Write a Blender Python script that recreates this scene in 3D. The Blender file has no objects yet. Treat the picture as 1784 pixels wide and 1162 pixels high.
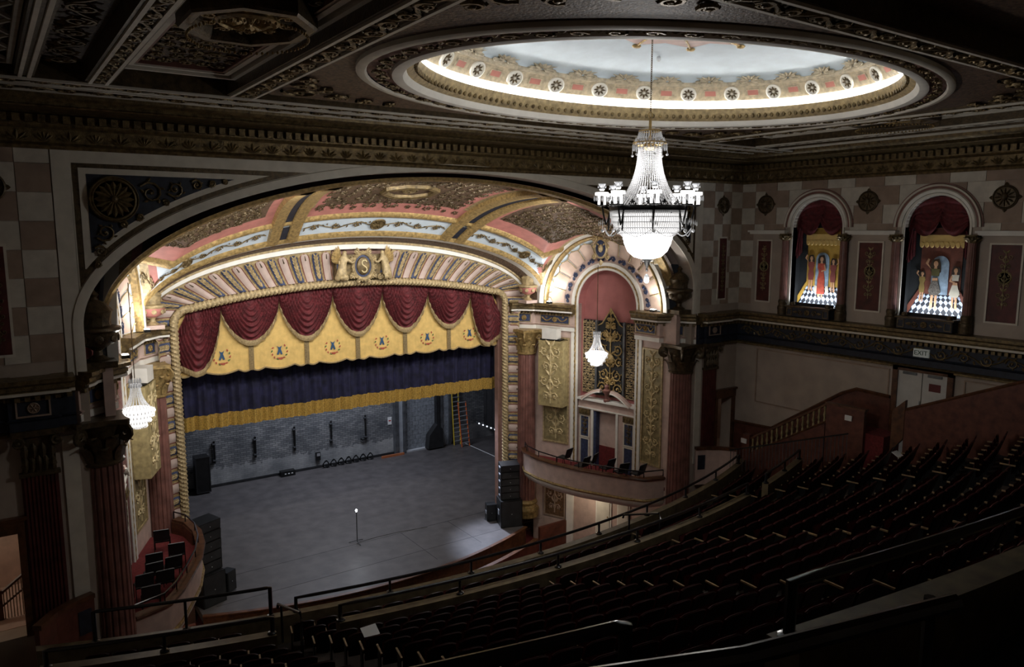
import bpy, bmesh, math, random
from math import sin, cos, pi, sqrt, radians as R, atan2, hypot
from mathutils import Vector, Matrix
random.seed(7)
scene = bpy.context.scene
COL = scene.collection

# ------------------------------------------------------------------ camera, world, exposure, large lights
CAM = (-13.38, 0.0, 14.68)
cam_d = bpy.data.cameras.new('camera'); cam = bpy.data.objects.new('camera', cam_d); COL.objects.link(cam)
cam_d.sensor_width = 36.0; cam_d.lens = 1313.2 * 36.0 / 1784.0
cam_d.clip_start = 0.05; cam_d.clip_end = 200
cam.location = CAM; cam.rotation_euler = (R(90 - 7.933), 0, R(-34.886))
scene.camera = cam
world = bpy.data.worlds.new('world'); scene.world = world; world.use_nodes = True
world.node_tree.nodes['Background'].inputs[0].default_value = (0.02, 0.02, 0.022, 1)
world.node_tree.nodes['Background'].inputs[1].default_value = 0.15
vs = scene.view_settings
vs.view_transform = 'Standard'; vs.look = 'None'; vs.gamma = 1.0; vs.exposure = 0.1; vs.use_curve_mapping = False
scene.cycles.max_bounces = 6; scene.cycles.diffuse_bounces = 4; scene.cycles.glossy_bounces = 3
scene.cycles.sample_clamp_indirect = 4.0

def light(name, kind, loc, energy, color=(1, 1, 1), target=None, size=0.2, size_y=None, spot=70, blend=0.6, spread=None):
    d = bpy.data.lights.new(name, kind); d.energy = energy; d.color = color
    if kind == 'AREA':
        d.size = size
        if size_y: d.shape = 'RECTANGLE'; d.size_y = size_y
        if spread: d.spread = R(spread)
    elif kind in ('POINT', 'SPOT'):
        d.shadow_soft_size = size
        if kind == 'SPOT': d.spot_size = R(spot); d.spot_blend = blend
    o = bpy.data.objects.new(name, d); COL.objects.link(o); o.location = loc
    if target is not None:
        o.rotation_euler = (Vector(target) - Vector(loc)).to_track_quat('-Z', 'Y').to_euler()
    return o

COOL = (0.78, 0.86, 1.0); WARM = (1.0, 0.86, 0.66); WHITE = (1.0, 0.97, 0.93)
# work lights in the stage house
light('stage_work_light', 'AREA', (2.5, 38.5, 11.5), 460, (0.8, 0.85, 1.0), (1.5, 38.5, 0), 7, 3)
light('back_wall_work_light', 'AREA', (3.0, 40.0, 11.0), 700, (0.75, 0.82, 1.0), (4.0, 43.9, 1.0), 8, 1)
# added spot behind the curtain, no fixture: puts a bright patch on the apron
light('added_apron_spot', 'SPOT', (6.7, 33.6, 7.6), 6500, (0.7, 0.78, 1.0), (6.0, 28.3, 0), 0.3, spot=38, blend=1.0)
# the light trough on the stage side of the big arch washes the vault and the valance
for sx, sz, tx in ((-8.0, 14.0, -5.0), (-5.2, 15.3, -4.0), (-1.8, 15.7, -1.6), (1.8, 15.7, 1.6), (5.2, 15.3, 4.0), (8.0, 14.0, 5.0)):
    light('arch_trough_light', 'AREA', (sx, 22.72, sz), 125, WHITE, (tx, 30.6, 11.6), 1.6, 0.15, spread=125)
# ------------------------------------------------------------------ materials
MATS = {}
def mat(name, col, rough=0.6, metal=0.0, var=0.12, scale=3.0, bump=0.0, bscale=30.0, emit=None, estr=0.0, col2=None, alpha=None, trans=0.0, spec=0.4):
    if name in MATS: return MATS[name]
    m = bpy.data.materials.new(name); m.use_nodes = True; MATS[name] = m
    nt = m.node_tree; b = nt.nodes['Principled BSDF']
    b.inputs['Roughness'].default_value = rough; b.inputs['Metallic'].default_value = metal
    b.inputs['Specular IOR Level'].default_value = spec
    tc = nt.nodes.new('ShaderNodeTexCoord')
    nz = nt.nodes.new('ShaderNodeTexNoise'); nz.inputs['Scale'].default_value = scale; nz.inputs['Detail'].default_value = 5
    nt.links.new(tc.outputs['Object'], nz.inputs['Vector'])
    rp = nt.nodes.new('ShaderNodeValToRGB')
    c2 = col2 or tuple(max(0, c * (1 - var * 2)) for c in col)
    c1 = tuple(min(1, c * (1 + var * 0.6)) for c in col)
    rp.color_ramp.elements[0].color = (*c2, 1); rp.color_ramp.elements[1].color = (*c1, 1)
    rp.color_ramp.elements[0].position = 0.28; rp.color_ramp.elements[1].position = 0.68
    nt.links.new(nz.outputs['Fac'], rp.inputs['Fac']); nt.links.new(rp.outputs['Color'], b.inputs['Base Color'])
    if bump:
        n2 = nt.nodes.new('ShaderNodeTexNoise'); n2.inputs['Scale'].default_value = bscale; n2.inputs['Detail'].default_value = 3
        nt.links.new(tc.outputs['Object'], n2.inputs['Vector'])
        bp = nt.nodes.new('ShaderNodeBump'); bp.inputs['Strength'].default_value = bump; bp.inputs['Distance'].default_value = 0.03
        nt.links.new(n2.outputs['Fac'], bp.inputs['Height']); nt.links.new(bp.outputs['Normal'], b.inputs['Normal'])
    if emit:
        b.inputs['Emission Color'].default_value = (*emit, 1); b.inputs['Emission Strength'].default_value = estr
    if trans: b.inputs['Transmission Weight'].default_value = trans
    if alpha is not None: b.inputs['Alpha'].default_value = alpha
    return m

cream = mat('cream_plaster', (0.66, 0.62, 0.53), 0.55, var=0.07)
white = mat('white_plaster', (0.78, 0.76, 0.7), 0.5, var=0.05)
pink = mat('pink_plaster', (0.56, 0.42, 0.36), 0.6, var=0.1)
rosy = mat('rose_plaster', (0.5, 0.2, 0.17), 0.6, var=0.1)
tan = mat('tan_block', (0.34, 0.25, 0.19), 0.65, var=0.12)
pale = mat('pale_block', (0.6, 0.56, 0.48), 0.6, var=0.1)
wallg = mat('warm_grey_plaster', (0.42, 0.35, 0.29), 0.65, var=0.1, scale=1.2)
gold = mat('old_gold', (0.42, 0.29, 0.115), 0.45, 0.3, var=0.3, scale=9, bump=0.35)
paleg = mat('pale_gold', (0.47, 0.36, 0.19), 0.5, 0.15, var=0.25, scale=8, bump=0.3)
dgold = mat('dull_gold', (0.19, 0.135, 0.06), 0.38, 0.4, var=0.35, scale=8, bump=0.4)
bronze = mat('dark_bronze', (0.1, 0.07, 0.035), 0.38, 0.35, var=0.3, scale=8, bump=0.4)
brown = mat('brown_coffer', (0.14, 0.088, 0.056), 0.55, var=0.45, scale=14, bump=0.6, bscale=18)
maroon = mat('maroon_scagliola', (0.22, 0.1, 0.08), 0.4, var=0.22, scale=2.5)
dmaroon = mat('dark_maroon', (0.1, 0.022, 0.018), 0.55, var=0.25)
redwall = mat('raspberry_wall', (0.38, 0.14, 0.13), 0.7, var=0.08, scale=2)
navy = mat('navy_panel', (0.018, 0.023, 0.038), 0.55, var=0.25, scale=6)
blue = mat('royal_blue', (0.045, 0.06, 0.125), 0.55, var=0.25, scale=8)
sky = mat('sky_blue_plaster', (0.62, 0.71, 0.78), 0.6, var=0.06, scale=2)
olive = mat('olive_gold_panel', (0.33, 0.265, 0.13), 0.5, 0.15, var=0.25, scale=5, bump=0.3)
wood = mat('dark_wood', (0.11, 0.045, 0.02), 0.35, var=0.3, scale=5)
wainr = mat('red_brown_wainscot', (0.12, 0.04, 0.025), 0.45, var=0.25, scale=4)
carpet = mat('red_carpet', (0.16, 0.022, 0.022), 0.95, var=0.2, scale=10)
concrete = mat('olive_ledge', (0.13, 0.1, 0.055), 0.5, var=0.25, scale=4)
tread = mat('dark_tread', (0.035, 0.024, 0.018), 0.8, var=0.25, scale=5)
black = mat('black_metal', (0.012, 0.012, 0.012), 0.35, 0.2, var=0.2)
blackm = mat('black_matte', (0.018, 0.018, 0.019), 0.6, var=0.25)
blackr = mat('black_lacquered_rail', (0.012, 0.012, 0.014), 0.22, 0.0, var=0.2, spec=0.7)
stagem = mat('grey_stage_floor', (0.088, 0.08, 0.078), 0.45, var=0.16, scale=1.6, bump=0.06, bscale=8)
velvet = mat('maroon_velvet', (0.12, 0.016, 0.02), 0.75, var=0.3, scale=6)
yel = mat('yellow_satin', (0.68, 0.46, 0.15), 0.6, var=0.1, scale=4, bump=0.15, bscale=60)
navyv = mat('navy_velvet', (0.014, 0.014, 0.045), 0.85, var=0.35, scale=3)
fringem = mat('gold_fringe', (0.46, 0.29, 0.06), 0.75, var=0.3, scale=20)
trimg = mat('tan_gold_braid', (0.34, 0.25, 0.12), 0.7, var=0.2, scale=20)
seatm = mat('seat_plush', (0.1, 0.012, 0.012), 0.8, var=0.3, scale=6)
seatback = mat('seat_shell', (0.03, 0.012, 0.01), 0.4, var=0.3, scale=6)
armwood = mat('arm_wood', (0.3, 0.2, 0.11), 0.3, var=0.2, scale=8)
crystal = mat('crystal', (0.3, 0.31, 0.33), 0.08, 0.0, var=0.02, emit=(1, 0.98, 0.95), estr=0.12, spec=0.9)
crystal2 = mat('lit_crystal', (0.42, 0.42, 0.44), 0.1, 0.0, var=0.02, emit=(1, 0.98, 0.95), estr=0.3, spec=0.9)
glow = mat('lit_bowl_glass', (1, 1, 1), 0.3, var=0.01, emit=(1, 0.98, 0.95), estr=4.0)
candle = mat('lit_candle_glass', (1, 1, 1), 0.3, var=0.01, emit=(1, 0.98, 0.96), estr=3.0)
lampm = mat('lamp_lens', (1, 1, 1), 0.3, var=0.01, emit=(1, 0.97, 0.92), estr=25.0)
cove_e = mat('cove_tube', (1, 1, 1), 0.3, var=0.01, emit=(1, 0.99, 0.97), estr=40.0)
paperw = mat('white_paper', (0.7, 0.7, 0.68), 0.6, var=0.05)
doorw = mat('door_paint', (0.55, 0.54, 0.5), 0.45, var=0.06)
cmu = mat('concrete_block', (0.25, 0.27, 0.29), 0.8, var=0.2, scale=8, bump=0.3)
steel = mat('grey_steel', (0.16, 0.17, 0.18), 0.45, 0.6, var=0.2)
orange = mat('orange_fibreglass', (0.5, 0.1, 0.02), 0.5, var=0.1)
yellow2 = mat('yellow_fibreglass', (0.5, 0.36, 0.03), 0.5, var=0.1)
alu = mat('aluminium', (0.6, 0.62, 0.65), 0.35, 0.7, var=0.1)

def brick_mat():
    m = bpy.data.materials.new('painted_brick'); m.use_nodes = True; nt = m.node_tree; b = nt.nodes['Principled BSDF']
    tc = nt.nodes.new('ShaderNodeTexCoord'); mp = nt.nodes.new('ShaderNodeMapping'); mp.inputs['Rotation'].default_value = (R(90), 0, 0)
    br = nt.nodes.new('ShaderNodeTexBrick'); br.inputs['Scale'].default_value = 1.0
    br.inputs['Brick Width'].default_value = 0.34; br.inputs['Row Height'].default_value = 0.12; br.inputs['Mortar Size'].default_value = 0.012
    br.inputs['Color1'].default_value = (0.3, 0.3, 0.29, 1); br.inputs['Color2'].default_value = (0.16, 0.165, 0.17, 1); br.inputs['Mortar'].default_value = (0.07, 0.07, 0.075, 1)
    nt.links.new(tc.outputs['Object'], mp.inputs['Vector']); nt.links.new(mp.outputs['Vector'], br.inputs['Vector'])
    nz = nt.nodes.new('ShaderNodeTexNoise'); nz.inputs['Scale'].default_value = 0.8; nz.inputs['Detail'].default_value = 6
    nt.links.new(tc.outputs['Object'], nz.inputs['Vector'])
    mx = nt.nodes.new('ShaderNodeMix'); mx.data_type = 'RGBA'; mx.blend_type = 'MULTIPLY'; mx.inputs[0].default_value = 0.8
    rp = nt.nodes.new('ShaderNodeValToRGB'); rp.color_ramp.elements[0].position = 0.35; rp.color_ramp.elements[1].position = 0.7
    rp.color_ramp.elements[0].color = (0.35, 0.37, 0.4, 1)
    sx = nt.nodes.new('ShaderNodeSeparateXYZ'); nt.links.new(tc.outputs['Object'], sx.inputs[0])
    n3 = nt.nodes.new('ShaderNodeTexNoise'); n3.inputs['Scale'].default_value = 5.0; n3.inputs['Detail'].default_value = 4; nt.links.new(tc.outputs['Object'], n3.inputs['Vector'])
    ad = nt.nodes.new('ShaderNodeMath'); ad.operation = 'MULTIPLY_ADD'; ad.inputs[1].default_value = 0.9; nt.links.new(n3.outputs['Fac'], ad.inputs[0]); nt.links.new(sx.outputs['Z'], ad.inputs[2])
    lt = nt.nodes.new('ShaderNodeMath'); lt.operation = 'LESS_THAN'; lt.inputs[1].default_value = 1.5; nt.links.new(ad.outputs[0], lt.inputs[0])
    wm = nt.nodes.new('ShaderNodeMix'); wm.data_type = 'RGBA'; wm.inputs[7].default_value = (0.5, 0.5, 0.48, 1)   # worn whitewash along the foot of the wall
    wf = nt.nodes.new('ShaderNodeMath'); wf.operation = 'MULTIPLY'; wf.inputs[1].default_value = 0.5; nt.links.new(lt.outputs[0], wf.inputs[0]); nt.links.new(wf.outputs[0], wm.inputs[0])
    nt.links.new(nz.outputs['Fac'], rp.inputs['Fac']); nt.links.new(br.outputs['Color'], wm.inputs[6]); nt.links.new(wm.outputs[2], mx.inputs[6]); nt.links.new(rp.outputs['Color'], mx.inputs[7])
    nt.links.new(mx.outputs[2], b.inputs['Base Color']); b.inputs['Roughness'].default_value = 0.8
    bp = nt.nodes.new('ShaderNodeBump'); bp.inputs['Strength'].default_value = 0.7; bp.inputs['Distance'].default_value = 0.02
    nt.links.new(br.outputs['Fac'], bp.inputs['Height']); bp.invert = True; nt.links.new(bp.outputs['Normal'], b.inputs['Normal'])
    return m
brickm = brick_mat()

# ------------------------------------------------------------------ mesh helpers
def lerp(a, b, t): return a + (b - a) * t
def V3(p): return Vector(p)

class MB:
    def __init__(s): s.v = []; s.f = []; s.mi = []; s.cur = 0
    def m(s, i): s.cur = i; return s
    def add(s, vs_, fs):
        o = len(s.v); s.v += [tuple(p) for p in vs_]
        s.f += [tuple(i + o for i in f) for f in fs]; s.mi += [s.cur] * len(fs); return s
    def box(s, x0, x1, y0, y1, z0, z1):
        return s.add([(x, y, z) for x in (x0, x1) for y in (y0, y1) for z in (z0, z1)],
                     [(0, 1, 3, 2), (4, 6, 7, 5), (0, 4, 5, 1), (2, 3, 7, 6), (0, 2, 6, 4), (1, 5, 7, 3)])
    def mbox(s, mp, u0, u1, v0, v1, w0, w1):
        return s.add([mp(u, v, w) for u in (u0, u1) for w in (w0, w1) for v in (v0, v1)],
                     [(0, 1, 3, 2), (4, 6, 7, 5), (0, 4, 5, 1), (2, 3, 7, 6), (0, 2, 6, 4), (1, 5, 7, 3)])
    def rings(s, rs, closed_ring=True, closed_path=False, cap=True):
        n = len(rs[0]); vs_ = [p for r in rs for p in r]; fs = []
        for i in range(len(rs) - (0 if closed_path else 1)):
            a = i * n; b = ((i + 1) % len(rs)) * n
            for j in range(n if closed_ring else n - 1):
                k = (j + 1) % n; fs.append((a + j, a + k, b + k, b + j))
        if cap and closed_ring and not closed_path and n > 2:
            fs.append(tuple(range(n - 1, -1, -1))); fs.append(tuple((len(rs) - 1) * n + j for j in range(n)))
        return s.add(vs_, fs)
    def tube(s, pts, r, n=6, closed=False, cap=True, flat=1.0, mod=None):
        P = [Vector(p) for p in pts]; N = len(P)
        if N < 2: return s
        rs = []; up = None; acc = 0
        for i in range(N):
            if closed: t = P[(i + 1) % N] - P[i - 1]
            else: t = P[min(i + 1, N - 1)] - P[max(i - 1, 0)]
            if t.length < 1e-9: t = Vector((0, 0, 1))
            t.normalize()
            if up is None:
                up = Vector((0, 0, 1)) if abs(t.z) < 0.9 else Vector((0, 1, 0))
            e1 = (up - t * up.dot(t)); e1 = e1.normalized() if e1.length > 1e-6 else t.orthogonal().normalized()
            e2 = t.cross(e1); up = e1
            rr = r[i] if isinstance(r, (list, tuple)) else r
            if i: acc += (P[i] - P[i - 1]).length
            ring = []
            for k in range(n):
                a = 2 * pi * k / n; q = rr * (mod(a, acc) if mod else 1)
                ring.append(P[i] + e1 * (q * cos(a)) + e2 * (q * sin(a) * flat))
            rs.append(ring)
        return s.rings(rs, True, closed, cap)
    def lathe(s, prof, n=16, o=(0, 0, 0), mod=None, mp=None, a0=0, a1=2 * pi):
        full = abs(a1 - a0 - 2 * pi) < 1e-6; rs = []
        for r, z in prof:
            ring = []
            for k in range(n if full else n + 1):
                a = a0 + (a1 - a0) * k / n; q = r * (mod(a, z) if mod else 1)
                p = (o[0] + q * cos(a), o[1] + q * sin(a), o[2] + z)
                ring.append(mp(*p) if mp else p)
            rs.append(ring)
        return s.rings(rs, full, False, full)
    def ell(s, c, rx, ry, rz, n=10, m_=6, mp=None):
        return s.lathe([(max(1e-4, sin(pi * i / m_)), -cos(pi * i / m_)) for i in range(m_ + 1)], n,
                       mp=lambda x, y, z: (mp or (lambda *q: q))(c[0] + x * rx, c[1] + y * ry, c[2] + z * rz))
    def prism(s, poly, mp, w0, w1, back=False):
        n = len(poly); vs_ = [mp(u, v, w0) for u, v in poly] + [mp(u, v, w1) for u, v in poly]
        fs = [tuple(range(n, 2 * n))] + [(i, (i + 1) % n, n + (i + 1) % n, n + i) for i in range(n)]
        if back: fs.append(tuple(range(n - 1, -1, -1)))
        return s.add(vs_, fs)
    def grid(s, fn, nu, nv):
        vs_ = [fn(i / nu, j / nv) for i in range(nu + 1) for j in range(nv + 1)]; w = nv + 1
        return s.add(vs_, [(i * w + j, (i + 1) * w + j, (i + 1) * w + j + 1, i * w + j + 1) for i in range(nu) for j in range(nv)])
    def sweep(s, path, prof, side=1, closed=False, closed_prof=True):
        """profile (d, z) swept along a plan path (x, y); d is measured to the left of the path times side"""
        n = len(path); rs = []
        for i in range(n):
            p = Vector(path[i])
            a = (p - Vector(path[i - 1])) if (i > 0 or closed) else None
            b = (Vector(path[(i + 1) % n]) - p) if (i < n - 1 or closed) else None
            a = a or b; b = b or a
            na = Vector((-a.y, a.x)).normalized(); nb = Vector((-b.y, b.x)).normalized()
            m_ = na + nb; m_ = m_ / max(0.25, m_.dot(na)) if m_.length > 1e-6 else na
            rs.append([(p.x + m_.x * d * side, p.y + m_.y * d * side, z) for d, z in prof])
        return s.rings(rs, closed_prof, closed, True)
    def arcsweep(s, mp, curve, prof, closed=False):
        """profile (n, w): n along the curve's left normal, w out of the surface; curve in (u, v)"""
        N = len(curve); rs = []
        for i in range(N):
            a = Vector(curve[max(i - 1, 0)] if not closed else curve[i - 1]); b = Vector(curve[min(i + 1, N - 1)] if not closed else curve[(i + 1) % N])
            t = (b - a).normalized(); nn = Vector((-t.y, t.x)); p = Vector(curve[i])
            rs.append([mp(p.x + nn.x * d, p.y + nn.y * d, w) for d, w in prof])
        return s.rings(rs, True, closed, True)

def base_loc(o):
    l = Vector((0, 0, 0))
    while o is not None: l += o.location; o = o.parent
    return l

def obj(name, mb, mats, parent=None, smooth=True, loc=None, kind=None, label=None):
    me = bpy.data.meshes.new(name); off = base_loc(parent) if parent else (Vector(loc) if loc else Vector((0, 0, 0)))
    me.from_pydata([(p[0] - off.x, p[1] - off.y, p[2] - off.z) for p in mb.v], [], mb.f)
    if not isinstance(mats, (list, tuple)): mats = [mats]
    for m_ in mats: me.materials.append(m_)
    if len(mats) > 1: me.polygons.foreach_set('material_index', mb.mi)
    bm = bmesh.new(); bm.from_mesh(me); bmesh.ops.recalc_face_normals(bm, faces=bm.faces); bm.to_mesh(me); bm.free()
    if smooth: me.shade_smooth(); me.set_sharp_from_angle(angle=R(38))
    o = bpy.data.objects.new(name, me); COL.objects.link(o)
    if parent: o.parent = parent
    elif loc: o.location = loc
    if kind: o['kind'] = kind
    if label: o['label'] = label
    return o

def tag(o, label, cat, group=None):
    o['label'] = label; o['category'] = cat
    if group: o['group'] = group
    return o
def thing(name, label, cat, loc=(0, 0, 0), rz=0.0, group=None):
    o = bpy.data.objects.new(name, None); COL.objects.link(o); o.location = loc; o.rotation_euler = (0, 0, rz); o.empty_display_size = 0.1
    return tag(o, label, cat, group)
def struct(name, mb, mats, smooth=False, label=None):
    return obj(name, mb, mats, None, smooth, kind='structure', label=label)
def dup(root, loc, rz=0.0, label=None, group=None, scale=None):
    r = root.copy(); COL.objects.link(r); r.location = loc; r.rotation_euler = (0, 0, rz)
    if label: r['label'] = label
    if group: r['group'] = group
    if scale: r.scale = scale
    for ch in list(root.children):
        c = ch.copy(); COL.objects.link(c); c.parent = r
        for g in ch.children:
            d = g.copy(); COL.objects.link(d); d.parent = c
    return r

class Frame:
    """a vertical wall face: u along it, v up, w out of it; sg mirrors it to the other side of the hall"""
    def __init__(s, p0, p1, sg=1, w0=0.0):
        s.sg = sg; s.p0 = Vector(p0); d = Vector(p1) - s.p0; s.L = d.length; s.u = d / s.L; s.n = Vector((s.u.y, -s.u.x)); s.w0 = w0; s.dv = 0.0
    def __call__(s, u, v, w=0.0):
        p = s.p0 + s.u * u + s.n * (w + s.w0); return (p.x * s.sg, p.y, v + s.dv)
    def off(s, du=0, dv=0, dw=0):
        q = Frame.__new__(Frame); q.sg = s.sg; q.p0 = s.p0 + s.u * du; q.L = s.L; q.u = s.u; q.n = s.n; q.w0 = s.w0 + dw; q.dv = s.dv + dv; return q

def arc(cx, cy, r, a0, a1, n, ry=None):
    return [(cx + r * cos(lerp(a0, a1, i / n)), cy + (ry or r) * sin(lerp(a0, a1, i / n))) for i in range(n + 1)]

# ------------------------------------------------------------------ ornament helpers (drawn through a surface map)
def leaf(mb, mp, u, v, ang, ln, wd, h, w0=0.0):
    c, s_ = cos(ang), sin(ang)
    P = lambda a, b, w: mp(u + a * c - b * s_, v + a * s_ + b * c, w0 + w)
    mb.add([P(0, 0, h * 0.5), P(ln * 0.35, wd, 0), P(ln * 0.75, wd * 0.6, h * 0.3), P(ln, 0, h * 0.4), P(ln * 0.75, -wd * 0.6, h * 0.3), P(ln * 0.35, -wd, 0), P(ln * 0.45, 0, h)],
           [(0, 6, 1), (1, 6, 2), (2, 6, 3), (3, 6, 4), (4, 6, 5), (5, 6, 0)])
def spiral(mb, mp, cu, cv, r, a0, turns, th, w=0.02, n=14, hand=1, lf=True):
    pts = []; rad = []
    for i in range(n + 1):
        t = i / n; a = a0 + hand * 2 * pi * turns * t; q = r * (1 - 0.86 * t)
        pts.append(mp(cu + q * cos(a), cv + q * sin(a), w)); rad.append(th * (1 - 0.45 * t))
    mb.tube(pts, rad, 5, cap=False)
    mb.ell((cu, cv, 0), th * 1.5, th * 1.5, th * 1.5, 6, 4, mp=lambda x, y, z: mp(x, y, w + z))
    if lf:
        for k in range(5):
            a = a0 + hand * 2 * pi * turns * (0.08 + 0.13 * k); q = r * (1.02 - 0.12 * k)
            leaf(mb, mp, cu + q * cos(a), cv + q * sin(a), a + hand * 0.9, r * 0.42, r * 0.13, th * 1.3, w * 0.5)
def rinceau(mb, mp, u0, u1, vc, h, n, th=0.025, w=0.03):
    d = (u1 - u0) / n; sg = 1
    for i in range(n):
        uc = u0 + d * (i + 0.5); r = min(h * 0.42, d * 0.44)
        spiral(mb, mp, uc, vc, r, pi if sg > 0 else pi, 1.45, th, w, 14, -sg)
        pts = [mp(uc - d * 0.5 + d * t, vc + sg * h * 0.4 * sin(pi * t) * (1 if t < 0.5 else 0.6), w * 0.8) for t in [k / 6 for k in range(7)]]
        mb.tube(pts, th * 0.8, 5, cap=False)
        leaf(mb, mp, uc - d * 0.45, vc, sg * 0.9, h * 0.38, h * 0.09, th * 1.5)
        leaf(mb, mp, uc + d * 0.4, vc - sg * h * 0.1, -sg * 1.2, h * 0.36, h * 0.09, th * 1.5)
        sg = -sg
def rosette(mb, mp, u, v, r, n=10, h=0.06):
    mb.lathe([(r, 0), (r, h * 0.5), (r * 0.88, h * 0.8), (r * 0.82, h * 0.3)], 24, mp=lambda x, y, z: mp(u + x, v + y, z))
    for k in range(n): leaf(mb, mp, u + 0.12 * r * cos(2 * pi * k / n), v + 0.12 * r * sin(2 * pi * k / n), 2 * pi * k / n, r * 0.72, r * 0.17, h, h * 0.2)
    mb.ell((u, v, 0), r * 0.2, r * 0.2, h * 1.4, 8, 5, mp=mp)
def candelabra(mb, mp, uc, v0, v1, wd, th=0.02, w=0.02):
    """a vertical grotesque: stem, urns, paired scrolls"""
    H = v1 - v0; mb.tube([mp(uc, v0 + H * t / 10, w) for t in range(11)], th, 5)
    k = max(2, int(H / (wd * 0.62)))
    for i in range(k):
        vc = v0 + H * (i + 0.5) / k; q = 0.85 + 0.3 * (i % 2)
        for hd in (-1, 1):
            spiral(mb, mp, uc + hd * wd * 0.25 * q, vc, wd * 0.2 * q, pi / 2 * (1 + hd) + pi / 2 * 0, 1.3, th, w, 10, hd if i % 2 else -hd, lf=(wd > 0.5))
            leaf(mb, mp, uc, vc + H / k * 0.35, pi / 2 - hd * 0.7, wd * 0.36, wd * 0.08, th * 1.6)
        mb.ell((uc, vc, w), wd * 0.09, wd * 0.12, th * 1.8, 8, 4, mp=mp)
def frame_rect(mb, mp, u0, u1, v0, v1, t, w0, w1):
    mb.mbox(mp, u0, u1, v0, v0 + t, w0, w1); mb.mbox(mp, u0, u1, v1 - t, v1, w0, w1)
    mb.mbox(mp, u0, u0 + t, v0 + t, v1 - t, w0, w1); mb.mbox(mp, u1 - t, u1, v0 + t, v1 - t, w0, w1)

def make_column(name, label, x, y, z0, z1, r, mats, n_flute=20, base_h=0.9, cap_h=1.25, group=None, cat='column', shaft_s=1.0):
    t = thing(name, label, cat, (x, y, z0), 0, group); o = (x, y, z0)
    H = z1 - z0; b = MB()
    if base_h:
        pr = [(r * 1.35, 0), (r * 1.35, base_h * 0.3), (r * 1.42, base_h * 0.36), (r * 1.46, base_h * 0.46), (r * 1.38, base_h * 0.56), (r * 1.18, base_h * 0.6), (r * 1.12, base_h * 0.72), (r * 1.22, base_h * 0.78), (r * 1.26, base_h * 0.86), (r * 1.16, base_h * 0.95), (r * 1.02, base_h)]
        obj('base', b.lathe(pr, 28, o), mats[1], t)
    s = MB()
    nn = n_flute * 6
    s.lathe([(r, base_h), (r, base_h + 0.1), (r * 1.0, H * 0.35), (r * 0.92, H - cap_h)], nn, o,
            mod=lambda a, z: 1 - 0.085 * max(0.0, sin(a * n_flute)) ** 0.6 if base_h + 0.05 < z < H - cap_h + .01 or z == base_h else 1)
    obj('shaft', s, mats[0], t)
    c = MB(); zc = H - cap_h
    c.lathe([(r * 0.95, zc), (r * 1.04, zc + 0.03), (r * 1.06, zc + 0.08), (r * 0.95, zc + 0.12), (r * 0.93, zc + cap_h * 0.6), (r * 1.12, zc + cap_h * 0.8), (r * 1.25, zc + cap_h * 0.88)], 20, o)
    for row, (zz, hh, k0) in enumerate(((0.1, 0.36, 0), (0.34, 0.36, 0.5))):
        for k in range(8):
            a = 2 * pi * (k + k0) / 8; q = r * 0.96; ln = cap_h * hh
            def lp(u, v, w, a=a, q=q, zz=zz): 
                rr = q + w; return (x + rr * cos(a) - u * sin(a), y + rr * sin(a) + u * cos(a), z0 + zc + cap_h * zz + v)
            wd = r * 0.36
            rows = [(0, wd * 0.8, 0.0), (ln * 0.4, wd, 0.03), (ln * 0.75, wd * 0.9, 0.09), (ln * 0.97, wd * 0.65, 0.2 * r + 0.06), (ln * 0.86, wd * 0.35, 0.34 * r + 0.06)]
            c.rings([[lp(-ww, v, w), lp(0, v, w + 0.05), lp(ww, v, w)] for v, ww, w in rows], False)
    obj('capital', c, mats[2], t)
    for k in range(4):
        a = pi / 4 + k * pi / 2; vm = MB()
        def vp(u, v, w, a=a):
            rr = r * 1.0 + u; return (x + rr * cos(a) - w * sin(a), y + rr * sin(a) + w * cos(a), z0 + zc + cap_h * 0.62 + v)
        pts = []; rd = []
        for i in range(15):
            tt = i / 14; an = pi / 2 - tt * 2.6 * pi; q = cap_h * 0.17 * (1 - 0.8 * tt)
            pts.append(vp(r * 0.38 + q * cos(an) * 1.0, cap_h * 0.08 + q * sin(an), 0)); rd.append(0.06 * r / 0.5 * (1 - 0.4 * tt))
        pts = [vp(-0.05, -cap_h * 0.2, 0), vp(r * 0.15, cap_h * 0.15, 0)] + pts; rd = [0.03, 0.05] + rd
        vm.tube(pts, rd, 6, flat=1.8); obj('volute', vm, mats[2], t)
    ab = MB(); q = r * 1.32; poly = []
    for k in range(4):
        a = k * pi / 2
        for tt in (-0.86, -0.45, 0, 0.45, 0.86):
            rr = q * (0.98 - 0.16 * (1 - tt * tt)); px = rr; py = tt * q
            poly.append((x + px * cos(a) - py * sin(a), y + px * sin(a) + py * cos(a)))
    ab.prism(poly, lambda u, v, w: (u, v, w), z0 + H - cap_h * 0.11, z0 + H, back=True)
    obj('abacus', ab, mats[2], t)
    return t
def dentils(mb, path, d0, d1, z0, z1, pitch, side=1):
    for i in range(len(path) - 1):
        a = Vector(path[i]); b = Vector(path[i + 1]); L = (b - a).length; u = (b - a) / L; n = Vector((-u.y, u.x)) * side
        k = max(1, int(L / pitch)); 
        for j in range(k):
            c = a + u * ((j + 0.5) * L / k); h = u * (pitch * 0.3)
            P = [c - h + n * d0, c + h + n * d0, c + h + n * d1, c - h + n * d1]
            mb.add([(p.x, p.y, z0) for p in P] + [(p.x, p.y, z1) for p in P], [(0, 3, 2, 1), (4, 5, 6, 7), (0, 1, 5, 4), (1, 2, 6, 5), (2, 3, 7, 6), (3, 0, 4, 7)])
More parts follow.
